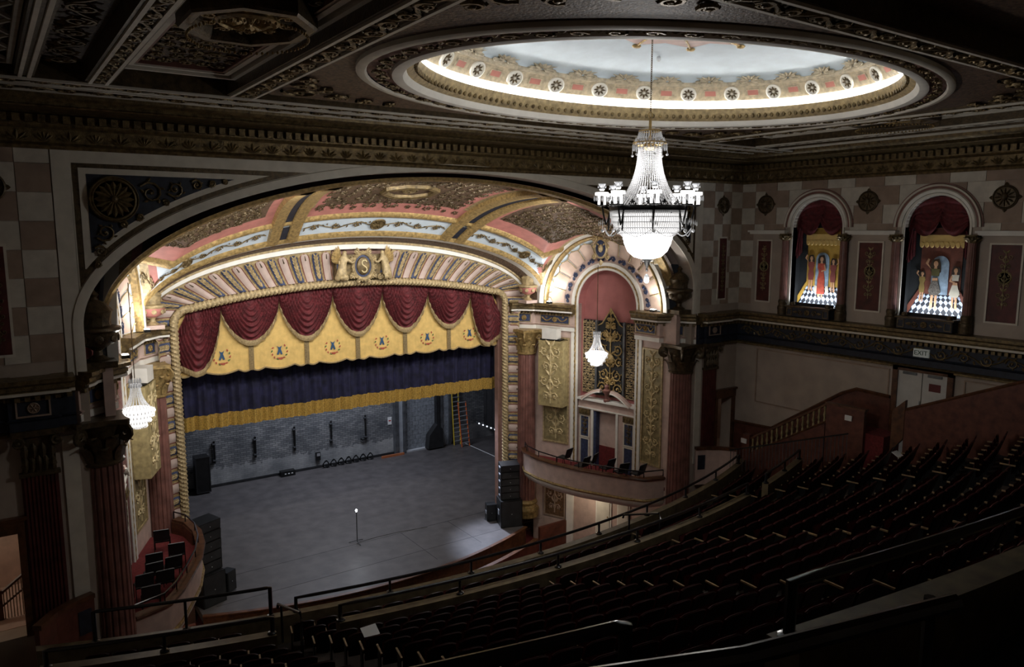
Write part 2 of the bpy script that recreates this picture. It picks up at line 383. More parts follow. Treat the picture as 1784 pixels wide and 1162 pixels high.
# ------------------------------------------------------------------ hall shell
XW, YO, YI = 14.47, 22.03, 30.87
AW, AZ, AB = 11.43, 12.15, 4.38            # the big arch: half width, springing height, rise
def OW(sg):                                # the wall around the big arch; u = |x|, v = z, w = towards the audience
    return Frame((0, YO), (1, YO), sg)
w = MB()
for sg in (1, -1):
    mp = OW(sg); cur = arc(0, AZ, AW, 0, pi / 2, 28, AB)
    for (a, b) in zip(cur, cur[1:]):
        w.add([mp(a[0], a[1]), mp(b[0], b[1]), mp(b[0], 18.0), mp(a[0], 18.0)], [(0, 1, 2, 3)])
        w.add([mp(a[0], a[1]), mp(b[0], b[1]), mp(b[0], b[1], -0.6), mp(a[0], a[1], -0.6)], [(0, 1, 2, 3)])
        w.add([mp(a[0], a[1], -0.6), mp(b[0], b[1], -0.6), mp(b[0], 18.0, -0.6), mp(a[0], 18.0, -0.6)], [(0, 1, 2, 3)])
    w.mbox(mp, AW, XW + 0.6, 7.1, 18.0, -0.6, 0); w.mbox(mp, AW, 13.2, -1.3, 7.1, -0.6, 0); w.mbox(mp, 14.3, XW + 0.6, -1.3, 7.1, -0.6, 0)
    w.mbox(mp, 13.2, 14.3, -1.3, 4.3, -0.6, 0)
wall_front = struct('wall_front', w, wallg)

def offs(d, x_max, z_max):                 # points of the arch line moved outward by d, kept within the spandrel
    out = []
    for i in range(141):
        t = pi / 2 * i / 140; x, z = AW * cos(t), AZ + AB * sin(t)
        nx, nz = cos(t) / AW, sin(t) / AB; l = hypot(nx, nz); px, pz = x + nx / l * d, z + nz / l * d
        if px <= x_max and pz <= z_max: out.append((px, pz))
    return out
for sg in (1, -1):
    mp = OW(sg)
    b = MB(); cur = arc(0, AZ, AW, 0, pi / 2, 40, AB)
    b.arcsweep(mp, [(AW, 10.95)] + cur, [(0, 0), (0, 0.06), (-0.05, 0.08), (-0.24, 0.08), (-0.27, 0.0)])
    obj('arch_band', b, cream, wall_front)
    b = MB(); b.mbox(mp, 11.47, 11.86, 10.95, 16.62, 0, 0.05); b.mbox(mp, 0, 11.47, 16.58, 16.67, 0, 0.05)
    b.prism(offs(0.2, 11.47, 16.58) + [(0, 16.58), (11.47, 16.58)], mp, 0, 0.035)
    obj('spandrel_margin', b, cream, wall_front)
    b = MB(); o1 = offs(0.27, 11.42, 16.3); b.prism(o1 + [(o1[-1][0], 16.3), (11.42, 16.3), (11.42, o1[0][1])], mp, 0.035, 0.045)
    obj('spandrel_border', b, bronze, wall_front)
    b = MB(); o2 = offs(0.4, 11.29, 16.19); b.prism(o2 + [(11.29, 16.19), (11.29, o2[0][1])], mp, 0.045, 0.055)
    obj('spandrel_fillet', b, cream, wall_front)
    b = MB(); o3 = offs(0.54, 11.12, 16.04); b.prism(o3 + [(11.12, 16.04), (11.12, o3[0][1])], mp, 0.05, 0.065)
    obj('spandrel_panel', b, navy, wall_front)
    b = MB(); rosette(b, mp.off(dw=0.065), 10.53, 15.42, 0.56, 16, 0.12)
    b.lathe([(0.53, 0.12), (0.56, 0.18), (0.59, 0.12)], 28, mp=lambda x, y, z: mp(10.53 + x, 15.42 + y, z))
    obj('rosette', b, dgold, wall_front)
    b = MB(); f = mp.off(dw=0.065)
    for cu, cv, r, hd in ((9.65, 15.6, 0.3, 1), (9.05, 15.72, 0.22, -1), (8.5, 15.84, 0.15, 1), (8.1, 15.9, 0.1, -1), (7.75, 15.94, 0.07, 1), (9.95, 14.98, 0.1, -1), (10.78, 14.58, 0.24, -1), (10.92, 14.1, 0.15, 1), (11.0, 13.78, 0.09, -1), (10.35, 14.78, 0.11, 1), (9.3, 15.35, 0.09, 1)):
        spiral(b, f, cu, cv, r, 0.6 * hd, 1.5, 0.03, 0.04, 14, hd)
    obj('scroll_ornament', b, dgold, wall_front)
    # checker of plaster blocks beside the arch
    rows = [11.36 + 0.7 * i for i in range(8)]; cols = [11.88, 12.62, 13.17, 13.72, 14.46]
    for i, z in enumerate(rows):
        for j in range(4):
            z1 = min(z + 0.7, 16.64); 
            if z1 - z < 0.1: continue
            if 12.85 < cols[j] + 0.3 and cols[j] < 13.6 and z < 14.2: 
                if cols[j] < 12.9 or cols[j] > 13.6: pass
            bb = MB(); g = 0.008; u0, u1 = cols[j] + g, cols[j + 1] - g
            bb.mbox(mp, u0, u1, z + g, z1 - g, 0, 0.03); obj('block', bb, pale if (i + j) % 2 else tan, wall_front, False)
    # upright maroon panel, medallion
    b = MB(); b.mbox(mp, 12.93, 13.5, 11.55, 14.32, 0.03, 0.06); b.m(1).mbox(mp, 12.99, 13.44, 11.62, 14.25, 0.06, 0.075)
    obj('upright_panel', b, [cream, dmaroon], wall_front, False)
    b = MB(); candelabra(b, mp.off(dw=0.075), 13.215, 11.9, 14.0, 0.3, 0.013); obj('panel_ornament', b, dgold, wall_front)
    b = MB(); rosette(b, mp.off(dw=0.03), 13.17, 15.66, 0.36, 12, 0.1); b.lathe([(0.3, 0.06), (0.001, 0.09)], 20, mp=lambda x, y, z: mp(13.17 + x, 15.66 + y, z)); leaf(b, mp.off(dw=0.03), 13.17, 15.93, pi / 2, 0.2, 0.08, 0.06); leaf(b, mp.off(dw=0.03), 13.17, 15.39, -pi / 2, 0.2, 0.08, 0.06)
    leaf(b, mp.off(dw=0.03), 13.44, 15.66, 0, 0.18, 0.08, 0.06); leaf(b, mp.off(dw=0.03), 12.9, 15.66, pi, 0.18, 0.08, 0.06)
    obj('medallion', b, bronze, wall_front)
    # white strip beside the column, and the dark door trim of the stage-side doorway
    b = MB(); b.mbox(mp, 11.75, 12.12, 4.3, 9.4, 0, 0.04); obj('pilaster_strip', b, cream, wall_front, False)
    b = MB(); b.mbox(mp, 13.08, 13.24, 4.3, 7.3, 0, 0.1); b.mbox(mp, 14.26, 14.42, 4.3, 7.3, 0, 0.1); b.mbox(mp, 13.08, 14.42, 7.08, 7.42, 0, 0.12); b.mbox(mp, 13.0, 14.46, 7.42, 7.5, 0, 0.18)
    obj('door_trim', b, wood, wall_front, False)

# ---- the side walls
def niche_top(y, yc, hw, zs):
    d = abs(y - yc); return zs + sqrt(max(0, hw * hw - d * d)) if d < hw else -99
NY = (18.25, 13.55, 8.88); NH = 1.12; NZS = 14.72; NSILL = 11.47
for sg, nm in ((1, 'right'), (-1, 'left')):
    w = MB(); mp = Frame((XW, YO), (XW, YO - 1), sg)          # u = YO - y
    xs = [-0.6]
    for yc in NY: xs += [YO - yc - NH, YO - yc + NH]
    xs.append(26)
    for i in range(0, len(xs), 2): w.mbox(mp, xs[i], xs[i + 1], -1.3, 18.1, -0.3, 0)
    for yc in NY:
        u0 = YO - yc; w.mbox(mp, u0 - NH, u0 + NH, -1.3, NSILL, -0.3, 0)
        cur = arc(u0, NZS, NH, pi, 0, 24)
        for a, b in zip(cur, cur[1:]):
            w.add([mp(a[0], a[1]), mp(b[0], b[1]), mp(b[0], 18.1), mp(a[0], 18.1)], [(0, 1, 2, 3)])
            w.add([mp(a[0], a[1]), mp(b[0], b[1]), mp(b[0], b[1], -0.3), mp(a[0], a[1], -0.3)], [(0, 1, 2, 3)])
    wr = struct('wall_' + nm, w, wallg)
    if sg > 0: wall_right = wr
    else:
        wall_left = wr; b = MB()
        for yc in NY: b.mbox(mp, YO - yc - NH - 0.1, YO - yc + NH + 0.1, NSILL - 0.1, 16.0, -0.6, -0.55)
        obj('niche_back', b, dmaroon, wall_left, False)

# ---- crown cornice round the hall, and the ceiling
hall = [(XW, -3.9), (XW, YO), (-XW, YO), (-XW, -3.9)]
c = MB(); c.sweep(hall, [(0, 16.6), (0.1, 16.6), (0.15, 16.68), (0.07, 16.76), (0.07, 17.08), (0.16, 17.12), (0.2, 17.18), (0.2, 17.4), (0.45, 17.46), (0.9, 17.5), (0.95, 17.6), (1.15, 17.7), (1.2, 17.86), (0, 17.95)])
trim1 = struct('trim_1', c, dgold, True, 'dark gold crown cornice under the hall ceiling')
b = MB(); dentils(b, hall, 0.2, 0.36, 17.2, 17.38, 0.26); o = obj('dentils', b, dgold, trim1, False, kind='stuff')
b = MB()
for (p, q) in (((XW, 2), (XW, YO)), ((XW, YO), (-XW, YO)), ((-XW, YO), (-XW, 6))):
    fr = Frame(q, p); fr.p0 = Vector(q) if p[0] == q[0] else Vector(q); L = fr.L
    n_ = Vector((-(Vector(q) - Vector(p)).y, (Vector(q) - Vector(p)).x)).normalized(); u_ = (Vector(q) - Vector(p)).normalized(); P0 = Vector(p)
    mp = lambda u, v, w=0, P0=P0, u_=u_, n_=n_: (P0.x + u_.x * u + n_.x * (w + 0.07), P0.y + u_.y * u + n_.y * (w + 0.07), v)
    k = int(L / 0.55)
    for i in range(k):
        uc = (i + 0.5) * L / k
        for a in (-0.9, -0.45, 0, 0.45, 0.9) if i % 2 else (-1.2, -0.8, 0.8, 1.2, 0): leaf(b, mp, uc, 16.78, pi / 2 + a, 0.25 if i % 2 else 0.28, 0.05, 0.05)
obj('anthemion_frieze', b, dgold, trim1, kind='stuff')
b = MB(); b.sweep(hall, [(0.14, 17.44), (0.94, 17.485), (0.97, 17.52), (0.14, 17.52)]); obj('corona_fillet', b, dgold, trim1)

ZC = 17.82
EC = (0.0, 12.7); EK = 1.0757
def ring(rx, ry, z, n=96): return [(EC[0] + rx * cos(2 * pi * k / n), EC[1] + ry * EK * sin(2 * pi * k / n), z) for k in range(n)]
def band(name, specs, m_, parent=None, smooth=True, n=96):
    q = MB(); q.rings([ring(*s_, n) for s_ in specs], True, False, False); return obj(name, q, m_, parent, smooth)
cl = MB()
X1, Y0_, Y1_ = 7.85, 8.0, 18.7
cl.box(-XW - .3, XW + .3, Y1_ + 0.5, YO + .3, 17.95, 18.1)
for s_ in (-1, 1):
    cl.box(min(s_ * 8.2, s_ * 15), max(s_ * 8.2, s_ * 15), 2, Y1_ + 0.5, 18.15, 18.3)
cl.box(-8.2, 8.2, 2, Y0_, 18.15, 18.3); cl.box(-15, 15, -4, 2, 18.15, 18.3)
n = 96; E = ring(7.5, 4.85, ZC)
rect = []
for k in range(n):
    a = 2 * pi * k / n; t = min(X1 / max(1e-6, abs(cos(a))) / 1.0, 5.75 / max(1e-6, abs(sin(a))))
    rect.append((max(-X1, min(X1, cos(a) * t)), EC[1] + max(-5.75, min(5.75, sin(a) * t)), ZC))
cl.rings([E, rect], True, False, False); cl.rings([rect, [(p[0], p[1], 18.2) for p in rect]], True, False, False)
ceiling = struct('ceiling', cl, brown)
# ceiling beams with cream edges
def beam(x0, x1, y0, y1, z0, m_=bronze):
    q = MB(); q.box(x0, x1, y0, y1, z0, 18.2); q.m(1)
    e = 0.07
    if x1 - x0 > y1 - y0: q.box(x0, x1, y0 + 0.06, y0 + 0.06 + e, z0 - 0.05, z0); q.box(x0, x1, y1 - 0.06 - e, y1 - 0.06, z0 - 0.05, z0)
    else: q.box(x0 + 0.06, x0 + 0.06 + e, y0, y1, z0 - 0.05, z0); q.box(x1 - 0.06 - e, x1 - 0.06, y0, y1, z0 - 0.05, z0)
    return obj('ceiling_beam', q, [m_, cream], ceiling, False)
beam(-13.3, 13.3, 18.7, 19.35, 17.74); beam(-13.3, 13.3, 6.55, 7.2, 17.74); beam(-13.3, 13.3, 19.85, 20.75, 17.8, brown)
for s_ in (-1, 1):
    for a, b_ in ((7.75, 8.45), (10.85, 11.35), (12.25, 12.6)): beam(min(s_ * a, s_ * b_), max(s_ * a, s_ * b_), 7.2, 18.7, 17.76)
# scroll relief on the beams and spandrels
def CM(z): return lambda u, v, w=0: (u, v, z - w)
b = MB()
rinceau(b, CM(17.74), -13, 13, 19.03, 0.42, 44, 0.03, 0.03); rinceau(b, CM(17.74), -9, 13, 6.87, 0.46, 36, 0.04, 0.04); rinceau(b, CM(17.8), -13, 13, 20.3, 0.5, 44, 0.03, 0.03)
for s_ in (-1, 1):
    f = lambda u, v, w=0, s_=s_: (s_ * (8.1 + v), u, 17.76 - w); rinceau(b, f, 8.2, 18.6, 0, 0.48, 18, 0.035, 0.035)
    f = lambda u, v, w=0, s_=s_: (s_ * (11.1 + v), u, 17.76 - w); rinceau(b, f, 8.2, 18.6, 0, 0.3, 24, 0.025, 0.03)
    f = lambda u, v, w=0, s_=s_: (s_ * (11.8 + v), u, 18.12 - w); rinceau(b, f, 8.2, 18.6, 0, 0.7, 12, 0.045, 0.05)
obj('beam_scrollwork', b, dgold, ceiling, kind='stuff')
b = MB()
for sx in (-1, 1):
    for sy in (-1, 1):
        for cu, cv, r in ((7.1, 4.75, 0.45), (6.2, 4.95, 0.3), (5.4, 5.05, 0.22), (7.35, 3.95, 0.3), (7.5, 3.3, 0.2), (4.7, 5.12, 0.16), (6.7, 4.2, 0.2)):
            spiral(b, CM(ZC), sx * cu, EC[1] + sy * cv, r, random.random() * 6, 1.5, 0.045, 0.05, 14, sx * sy)
obj('spandrel_scrollwork', b, dgold, ceiling, kind='stuff')
# side coffers with an octagonal drop
for s_ in (-1, 1):
    cx = s_ * 9.65; q = MB()
    for h, t, z in ((1.2, 0.1, 18.05), (1.02, 0.12, 18.1)): 
        frame_rect(q, lambda u, v, w=0: (cx + u, EC[1] + v, z - w), -h, h, -5.25 + (1.2 - h), 5.25 - (1.2 - h), t, -0.05, 0.08)
    obj('coffer_frame', q, [cream], ceiling, False)
    q = MB()
    frame_rect(q, lambda u, v, w=0: (cx + u, EC[1] + v, 18.12 - w), -0.9, 0.9, -4.9, 4.9, 0.06, -0.05, 0.08); obj('coffer_fillet', q, maroon, ceiling, False)
    q = MB(); oc = [(1.05 * cos(pi / 8 + k * pi / 4), 1.3 * sin(pi / 8 + k * pi / 4)) for k in range(8)]
    rr = lambda f, z: [(cx + a * f, EC[1] + b_ * f, z) for a, b_ in oc]
    q.rings([rr(1.0, 18.15), rr(1.0, 17.86), rr(0.97, 17.82), rr(0.84, 17.82), rr(0.8, 17.87), rr(0.76, 18.02), rr(0.02, 18.02)], True, False, False)
    obj('octagon_drop', q, bronze, ceiling, False)
    q = MB(); f = lambda u, v, w=0: (cx + u, EC[1] + v, 17.98 - w)
    rosette(q, f, 0, 0, 0.5, 12, 0.12)
    for k in range(10): spiral(q, f, 0.62 * cos(k * pi / 5), 0.75 * sin(k * pi / 5), 0.14, k, 1.3, 0.025, 0.03, 10, 1)
    for k in range(64):
        a = 2 * pi * k / 64; q.ell((0.9 * cos(a), 1.12 * sin(a), 0.3), 0.025, 0.025, 0.03, 5, 3, mp=f)
    obj('octagon_rosette', q, gold, ceiling)
    q = MB(); f = lambda u, v, w=0: (cx + u, EC[1] + v, 18.15 - w)
    for i in range(5):
        for j in range(19):
            v = -4.6 + j * 0.51; u = -0.7 + i * 0.35
            if (u / 1.05) ** 2 + (v / 1.3) ** 2 > 1.05: spiral(q, f, u + 0.1 * (j % 2), v, 0.17, random.random() * 6, 1.3, 0.03, 0.04, 9, random.choice((-1, 1)))
    obj('coffer_scrollwork', q, dgold, ceiling, kind='stuff')
    q = MB()
    for k in range(9):
        y = 8.6 + k * 1.15
        for hd in (-1, 1): q.tube([(s_ * 12.75, y - 0.5 * hd, 18.0), (s_ * 13.25, y + 0.5 * hd, 18.0)], 0.04, 5)
    frame_rect(q, lambda u, v, w=0: (s_ * u, v, 18.0 - w), 12.62, 13.38, 8.1, 18.6, 0.1, -0.03, 0.06)
    obj('ceiling_grille', q, pale, ceiling, False)
# the dome: rings, lip, cove, medallion frieze, painted sky
dome = ceiling
domeg = mat('parcel_gilt_plaster', (0.52, 0.45, 0.33), 0.5, 0.05, var=0.22, scale=8, bump=0.3)
band('dome_ring', [(7.5, 4.85, ZC), (7.5, 4.85, 17.74), (7.44, 4.81, 17.71), (7.32, 4.73, 17.71), (7.28, 4.7, 17.76)], cream, dome)
band('dome_frieze', [(7.28, 4.7, 17.79), (6.75, 4.45, 17.79)], mat('rose_brown', (0.22, 0.11, 0.09), 0.6, var=0.2), dome)
b = MB()
for k in range(64):
    a = 2 * pi * k / 64; da = 0.05
    f = lambda u, v, w=0, a=a: (EC[0] + (7.0 + v) * cos(a + u / 6.0), EC[1] + (4.92 + v * 0.6) * sin(a + u / 6.0), 17.76 - w)
    spiral(b, f, 0, 0, 0.17, 0, 1.3, 0.03, 0.03, 10, 1 if k % 2 else -1); leaf(b, f, 0.25, 0, 0.6, 0.22, 0.06, 0.05)
obj('dome_frieze_scrollwork', b, dgold, dome, kind='stuff')
band('dome_lower_moulding', [(6.75, 4.45, 17.8), (6.75, 4.45, 17.72), (6.68, 4.4, 17.7), (6.52, 4.28, 17.72), (6.46, 4.23, 17.8), (6.44, 4.21, 17.86)], white, dome)
band('egg_and_dart', [(6.44, 4.21, 17.86), (6.34, 4.13, 17.9), (6.22, 4.03, 18.02), (6.17, 3.99, 18.16), (6.19, 4.0, 18.19), (6.3, 4.1, 18.16)], paleg, dome)
b = MB()
for k in range(170):
    a = 2 * pi * k / 170; b.ell((EC[0] + 6.24 * cos(a), EC[1] + 4.37 * sin(a), 17.98), 0.06, 0.05, 0.075, 6, 4)
obj('egg_moulding', b, dgold, dome, kind='stuff')
band('cove_trough', [(6.3, 4.1, 18.12), (6.95, 4.55, 18.12), (6.95, 4.55, 18.3), (6.7, 4.38, 18.42), (6.5, 4.26, 18.45)], white, dome)
band('dome_medallion_band', [(6.5, 4.26, 18.45), (6.4, 4.18, 18.45), (6.35, 4.15, 18.49), (6.12, 3.98, 18.79), (6.04, 3.92, 18.81)], domeg, dome)
for k in range(26):
    a = 2 * pi * (k + 0.5) / 26
    f = lambda u, v, w=0, a=a: (EC[0] + (6.24 - v * 0.6 - w * 0.7) * cos(a + u / 5.4), EC[1] + (4.37 - v * 0.45 - w * 0.5) * sin(a + u / 5.4), 18.64 + v * 0.78 - w * 0.6)
    q = MB(); q.lathe([(0.235, 0), (0.24, 0.06), (0.19, 0.09), (0.18, 0.03), (0.01, 0.03)], 18, mp=lambda x, y, z: f(x, y, z))
    q.m(1)
    for j in range(8): leaf(q, f, 0.03 * cos(j * pi / 4), 0.03 * sin(j * pi / 4), j * pi / 4, 0.15, 0.035, 0.04, 0.03)
    obj('dome_medallion', q, [white, bronze], dome)
    a2 = a + pi / 26; f2 = lambda u, v, w=0: (EC[0] + (6.24 - v * 0.6 - w * 0.7) * cos(a2 + u / 5.4), EC[1] + (4.37 - v * 0.45 - w * 0.5) * sin(a2 + u / 5.4), 18.64 + v * 0.78 - w * 0.6)
    q = MB(); q.mbox(f2, -0.2, 0.2, -0.1, 0.12, 0, 0.03); q.m(1).mbox(f2, -0.16, 0.16, -0.07, 0.09, 0.03, 0.035); obj('dome_tablet', q, [domeg, rosy], dome, False)
band('dome_cornice', [(6.04, 3.92, 18.81), (5.96, 3.86, 18.79), (5.92, 3.84, 18.83), (5.92, 3.84, 18.9)], domeg, dome)
q = MB(); q.rings([ring(5.95 * cos(t), 3.86 * cos(t), 18.88 + 0.58 * sin(t)) for t in [pi / 2 * i / 10 * 0.999 for i in range(11)]], True, False, False); obj('dome_sky', q, sky, dome)
b = MB()
for k in range(26):
    a = 2 * pi * k / 26
    def f(u, v, w=0, a=a):
        t = v / 4.2; q_ = cos(t * 1.2); return (EC[0] + (5.9 * q_ - w) * cos(a + u / 5.0), EC[1] + (4.12 * q_ - w) * sin(a + u / 5.0), 18.88 + 0.58 * sin(t * 1.2) - w * 0.8)
    for hd in (-1, 1): spiral(b, f, hd * 0.27, 0.28, 0.24, pi / 2, 1.4, 0.045, 0.03, 12, hd)
    for an in (-0.7, -0.35, 0, 0.35, 0.7): leaf(b, f, 0, 0.42, pi / 2 + an, 0.6, 0.09, 0.06)
obj('dome_cresting', b, domeg, dome)
b = MB(); b.prism([((2.6 + 0.45 * (k % 2)) * cos(2 * pi * k / 24), EC[1] + (1.75 + 0.3 * (k % 2)) * sin(2 * pi * k / 24)) for k in range(24)], lambda u, v, w: (u, v, w - 0.06 * ((u / 2.8) ** 2 + ((v - EC[1]) / 1.9) ** 2)), 19.43, 19.41); obj('dome_centre_star', b, mat('pale_pink', (0.6, 0.42, 0.38), 0.6), dome)
b = MB()
for k in range(12):
    a = 2 * pi * k / 12 + pi / 12
    b.tube([(0.3 * cos(a), EC[1] + 0.2 * sin(a), 19.39), (3.1 * cos(a), EC[1] + 2.1 * sin(a), 19.33)], 0.03, 5)
    b.ell((3.15 * cos(a), EC[1] + 2.13 * sin(a), 19.32), 0.15, 0.11, 0.05, 6, 4)
obj('dome_star_rays', b, gold, dome)
# lamp tubes lying in the cove
cove = thing('cove_light', 'bright lamp tube hidden behind the lip of the oval dome', 'light', (0, EC[1], 18.2))
q = MB(); q.tube(ring(6.7, 4.38, 18.2, 80), 0.035, 6, closed=True); obj('lamp_tube', q, cove_e, cove)
for k in range(4):
    a = pi / 4 + k * pi / 2
    q = MB(); q.ell((4.4 * cos(a + 0.3), EC[1] + 2.8 * sin(a + 0.3), 19.24), 0.06, 0.06, 0.09, 8, 5); o = obj('ceiling_downlight', q, alu, None, loc=(4.4 * cos(a + 0.3), EC[1] + 2.8 * sin(a + 0.3), 19.24)); tag(o, 'small round downlight in the blue sky of the oval dome', 'light', 'dome downlights')
# floor of the hall, back wall behind the camera
q = MB(); q.box(-20, 20, -4, 33, -1.4, -1.3); struct('floor', q, carpet)
q = MB(); q.box(-XW - .3, XW + .3, -4.3, -4.0, -1.3, 18.2); struct('wall_back', q, wallg)
# ------------------------------------------------------------------ the bays beside the stage
F1 = ((9.1, 29.85), (9.9, 28.0)); F2 = ((9.9, 28.0), (10.68, 24.45)); F3 = ((10.68, 24.45), (10.78, 22.62)); CH = ((9.0, 29.6), (10.85, 22.6))
BOXP = [(8.25, 29.85), (7.95, 29.3), (7.85, 28.2), (8.0, 27.0), (8.35, 25.8), (8.85, 24.7), (9.35, 23.7), (9.8, 23.05), (10.7, 22.75)]
NC, NZ, NR = 1.83, 11.1, 1.66                # niche arch on F2: centre u, springing, radius
side_walls = {}
for sg, nm in ((1, 'stage_right'), (-1, 'stage_left')):
    f1, f2, f3, ch = Frame(*F1, sg), Frame(*F2, sg), Frame(*F3, sg), Frame(*CH, sg)
    side = 'right' if sg > 0 else 'left'
    w = MB()
    w.mbox(f1, -0.3, f1.L, -1.3, 11.0, -0.25, 0); w.mbox(f3, 0, f3.L + 0.3, -1.3, 11.0, -0.25, 0)
    w.mbox(f2, 0, 0.17, -1.3, NZ, -0.25, 0); w.mbox(f2, 3.49, f2.L, -1.3, NZ, -0.25, 0); w.mbox(f2, 0.17, 1.5, -1.3, 2.7, -0.25, 0); w.mbox(f2, 1.5, 2.25, 1.9, 2.7, -0.25, 0); w.mbox(f2, 2.25, 3.49, -1.3, 2.7, -0.25, 0)
    # behind the tympanum
    w.mbox(f2, -2.1, 5.6, NZ + 2.0, 15.6, -1.2, -0.9)
    wb = struct('wall_bay_' + side, w, pink); side_walls[sg] = wb
    # niche: raspberry back wall, cheeks and soffit
    b = MB(); b.mbox(f2, 0.0, f2.L, 2.6, 13.4, -0.6, -0.5)
    cur = arc(NC, NZ, NR, pi, 0, 24)
    for p, q in zip(cur, cur[1:]): b.add([f2(*p, 0), f2(*q, 0), f2(*q, -0.55), f2(*p, -0.55)], [(0, 1, 2, 3)])
    for u in (0.17, 3.49): b.add([f2(u, 2.7, 0), f2(u, NZ, 0), f2(u, NZ, -0.55), f2(u, 2.7, -0.55)], [(0, 1, 2, 3)])
    obj('niche', b, redwall, wb, False)
    # arch surround: white band, gold rope, blue scroll ring
    path = [(3.49, 2.7)] + arc(NC, NZ, NR, 0, pi, 40) + [(0.17, 2.7)]
    b = MB(); b.arcsweep(f2, path, [(0, -0.02), (0, 0.05), (-0.1, 0.05), (-0.1, -0.02)]); b.arcsweep(f2, path, [(-0.2, -0.02), (-0.2, 0.08), (-0.36, 0.1), (-0.36, -0.02)]); obj('arch_surround', b, white, wb)
    b = MB(); pts = [f2(3.64, z) for z in [2.7 + 0.07 * i for i in range(120)]] + [f2(NC + 1.81 * cos(a), NZ + 1.81 * sin(a)) for a in [pi * i / 80 for i in range(81)]] + [f2(0.02, 11.1 - 0.07 * i) for i in range(120)]
    b.tube(pts, 0.07, 8, mod=lambda a, s_: 1 + 0.22 * cos(2 * a + s_ * 22)); obj('rope_moulding', b, gold, wb)
    # tympanum: radiating shell in the big side arch (coved from the niche arch to the rim)
    CU, CZ, RO = 3.56, 11.06, 3.42
    def TY(r, a, w=0.0):
        t = max(0, min(1, (r - 2.0) / 1.2)); dep = lerp(-0.42, 0.04, 1 - sqrt(max(0, 1 - t * t)) if t < 1 else 1)
        return ch(CU + r * cos(a), CZ + r * sin(a), dep + w)
    NS = 12
    for k in range(NS):
        a0, a1 = pi * k / NS, pi * (k + 1) / NS; g = 0.012
        b = MB()
        def fn(i, j):
            a = lerp(a0 + g, a1 - g, i); r = lerp(2.42, 2.98 + 0.1 * sin(pi * i), j)
            return TY(r, a, 0.06 * sin(pi * i) * (0.4 + 0.6 * j))
        b.grid(fn, 6, 6); obj('shell_flute', b, mat('peach_plaster', (0.66, 0.5, 0.41), 0.6, var=0.08), wb)
        b = MB(); b.tube([TY(2.4 + 0.62 * j / 5, a1, 0.03) for j in range(6)], 0.022, 5)
        b.tube([TY(2.98 + 0.1 * sin(pi * i / 6), lerp(a0, a1, i / 6), 0.03) for i in range(7)], 0.025, 5)
        am = (a0 + a1) / 2
        for da in (-0.06, 0.06): leaf(b, lambda u, v, w=0: TY(3.02 + v, am + u / 3, w + 0.03), da * 3, 0, pi / 2 + da * 12, 0.16, 0.04, 0.05)
        obj('shell_rib', b, paleg, wb)
        b = MB(); f = lambda u, v, w=0: TY(2.22 + v, am + u / 2.2, w)
        spiral(b, f, -0.06, 0.01, 0.13, 0, 1.3, 0.04, 0.03, 10, 1); spiral(b, f, 0.15, -0.02, 0.09, pi, 1.2, 0.035, 0.03, 10, -1); obj('blue_scroll', b, blue, wb)
    b = MB(); b.grid(lambda i, j: TY(lerp(1.98, 2.46, j), pi * i, -0.01), 48, 2); b.m(1).grid(lambda i, j: TY(lerp(2.46, 3.3, j), pi * i, -0.02), 48, 4)
    obj('tympanum_ground', b, [pink, sky], wb)
    rim = [(RO, 0)] 
    b = MB(); cur = arc(CU, CZ, RO - 0.22, 0, pi, 60); b.arcsweep(ch, cur, [(0.04, -0.1), (0.04, 0.12), (-0.03, 0.18), (-0.1, 0.12), (-0.1, -0.1)]); obj('rim_rope', b, gold, wb)
    b = MB(); cur = arc(CU, CZ, RO - 0.02, 0, pi, 60); b.arcsweep(ch, cur, [(0.1, -0.05), (0.1, 0.16), (-0.1, 0.22), (-0.1, -0.05)]); obj('rim_band', b, white, wb)
    # mask cartouche at the crown
    ct = MB(); f = lambda u, v, w=0: ch(CU + 0.05 + u, 13.78 + v, 0.16 + w)
    ct.lathe([(0.36, 0), (0.36, 0.06), (0.3, 0.1), (0.3, 0.0)], 20, mp=lambda x, y, z: f(x, y * 1.3, z)); ct.m(1).lathe([(0.3, 0.02), (0.001, 0.03)], 20, mp=lambda x, y, z: f(x, y * 1.3, z)); ct.m(0)
    ct.ell((0, 0.0, 0.06), 0.13, 0.19, 0.12, 10, 8, mp=f); ct.ell((0, -0.02, 0.18), 0.025, 0.05, 0.04, 6, 4, mp=f)
    for s_ in (-1, 1):
        ct.ell((s_ * 0.05, 0.04, 0.165), 0.03, 0.018, 0.02, 6, 4, mp=f); leaf(ct, f, s_ * 0.1, 0.14, pi / 2 - s_ * 0.9, 0.16, 0.05, 0.05, 0.05)
        for vv, r in ((0.42, 0.15), (0.1, 0.1), (-0.38, 0.13)): spiral(ct, f, s_ * 0.38, vv, r, pi / 2, 1.4, 0.045, 0.05, 10, s_)
    ct.ell((0, -0.09, 0.16), 0.04, 0.015, 0.02, 6, 4, mp=f); leaf(ct, f, 0, 0.5, pi / 2, 0.28, 0.14, 0.1); leaf(ct, f, 0, -0.5, -pi / 2, 0.3, 0.12, 0.1)
    obj('mask_cartouche', ct, [paleg, blue], wb)
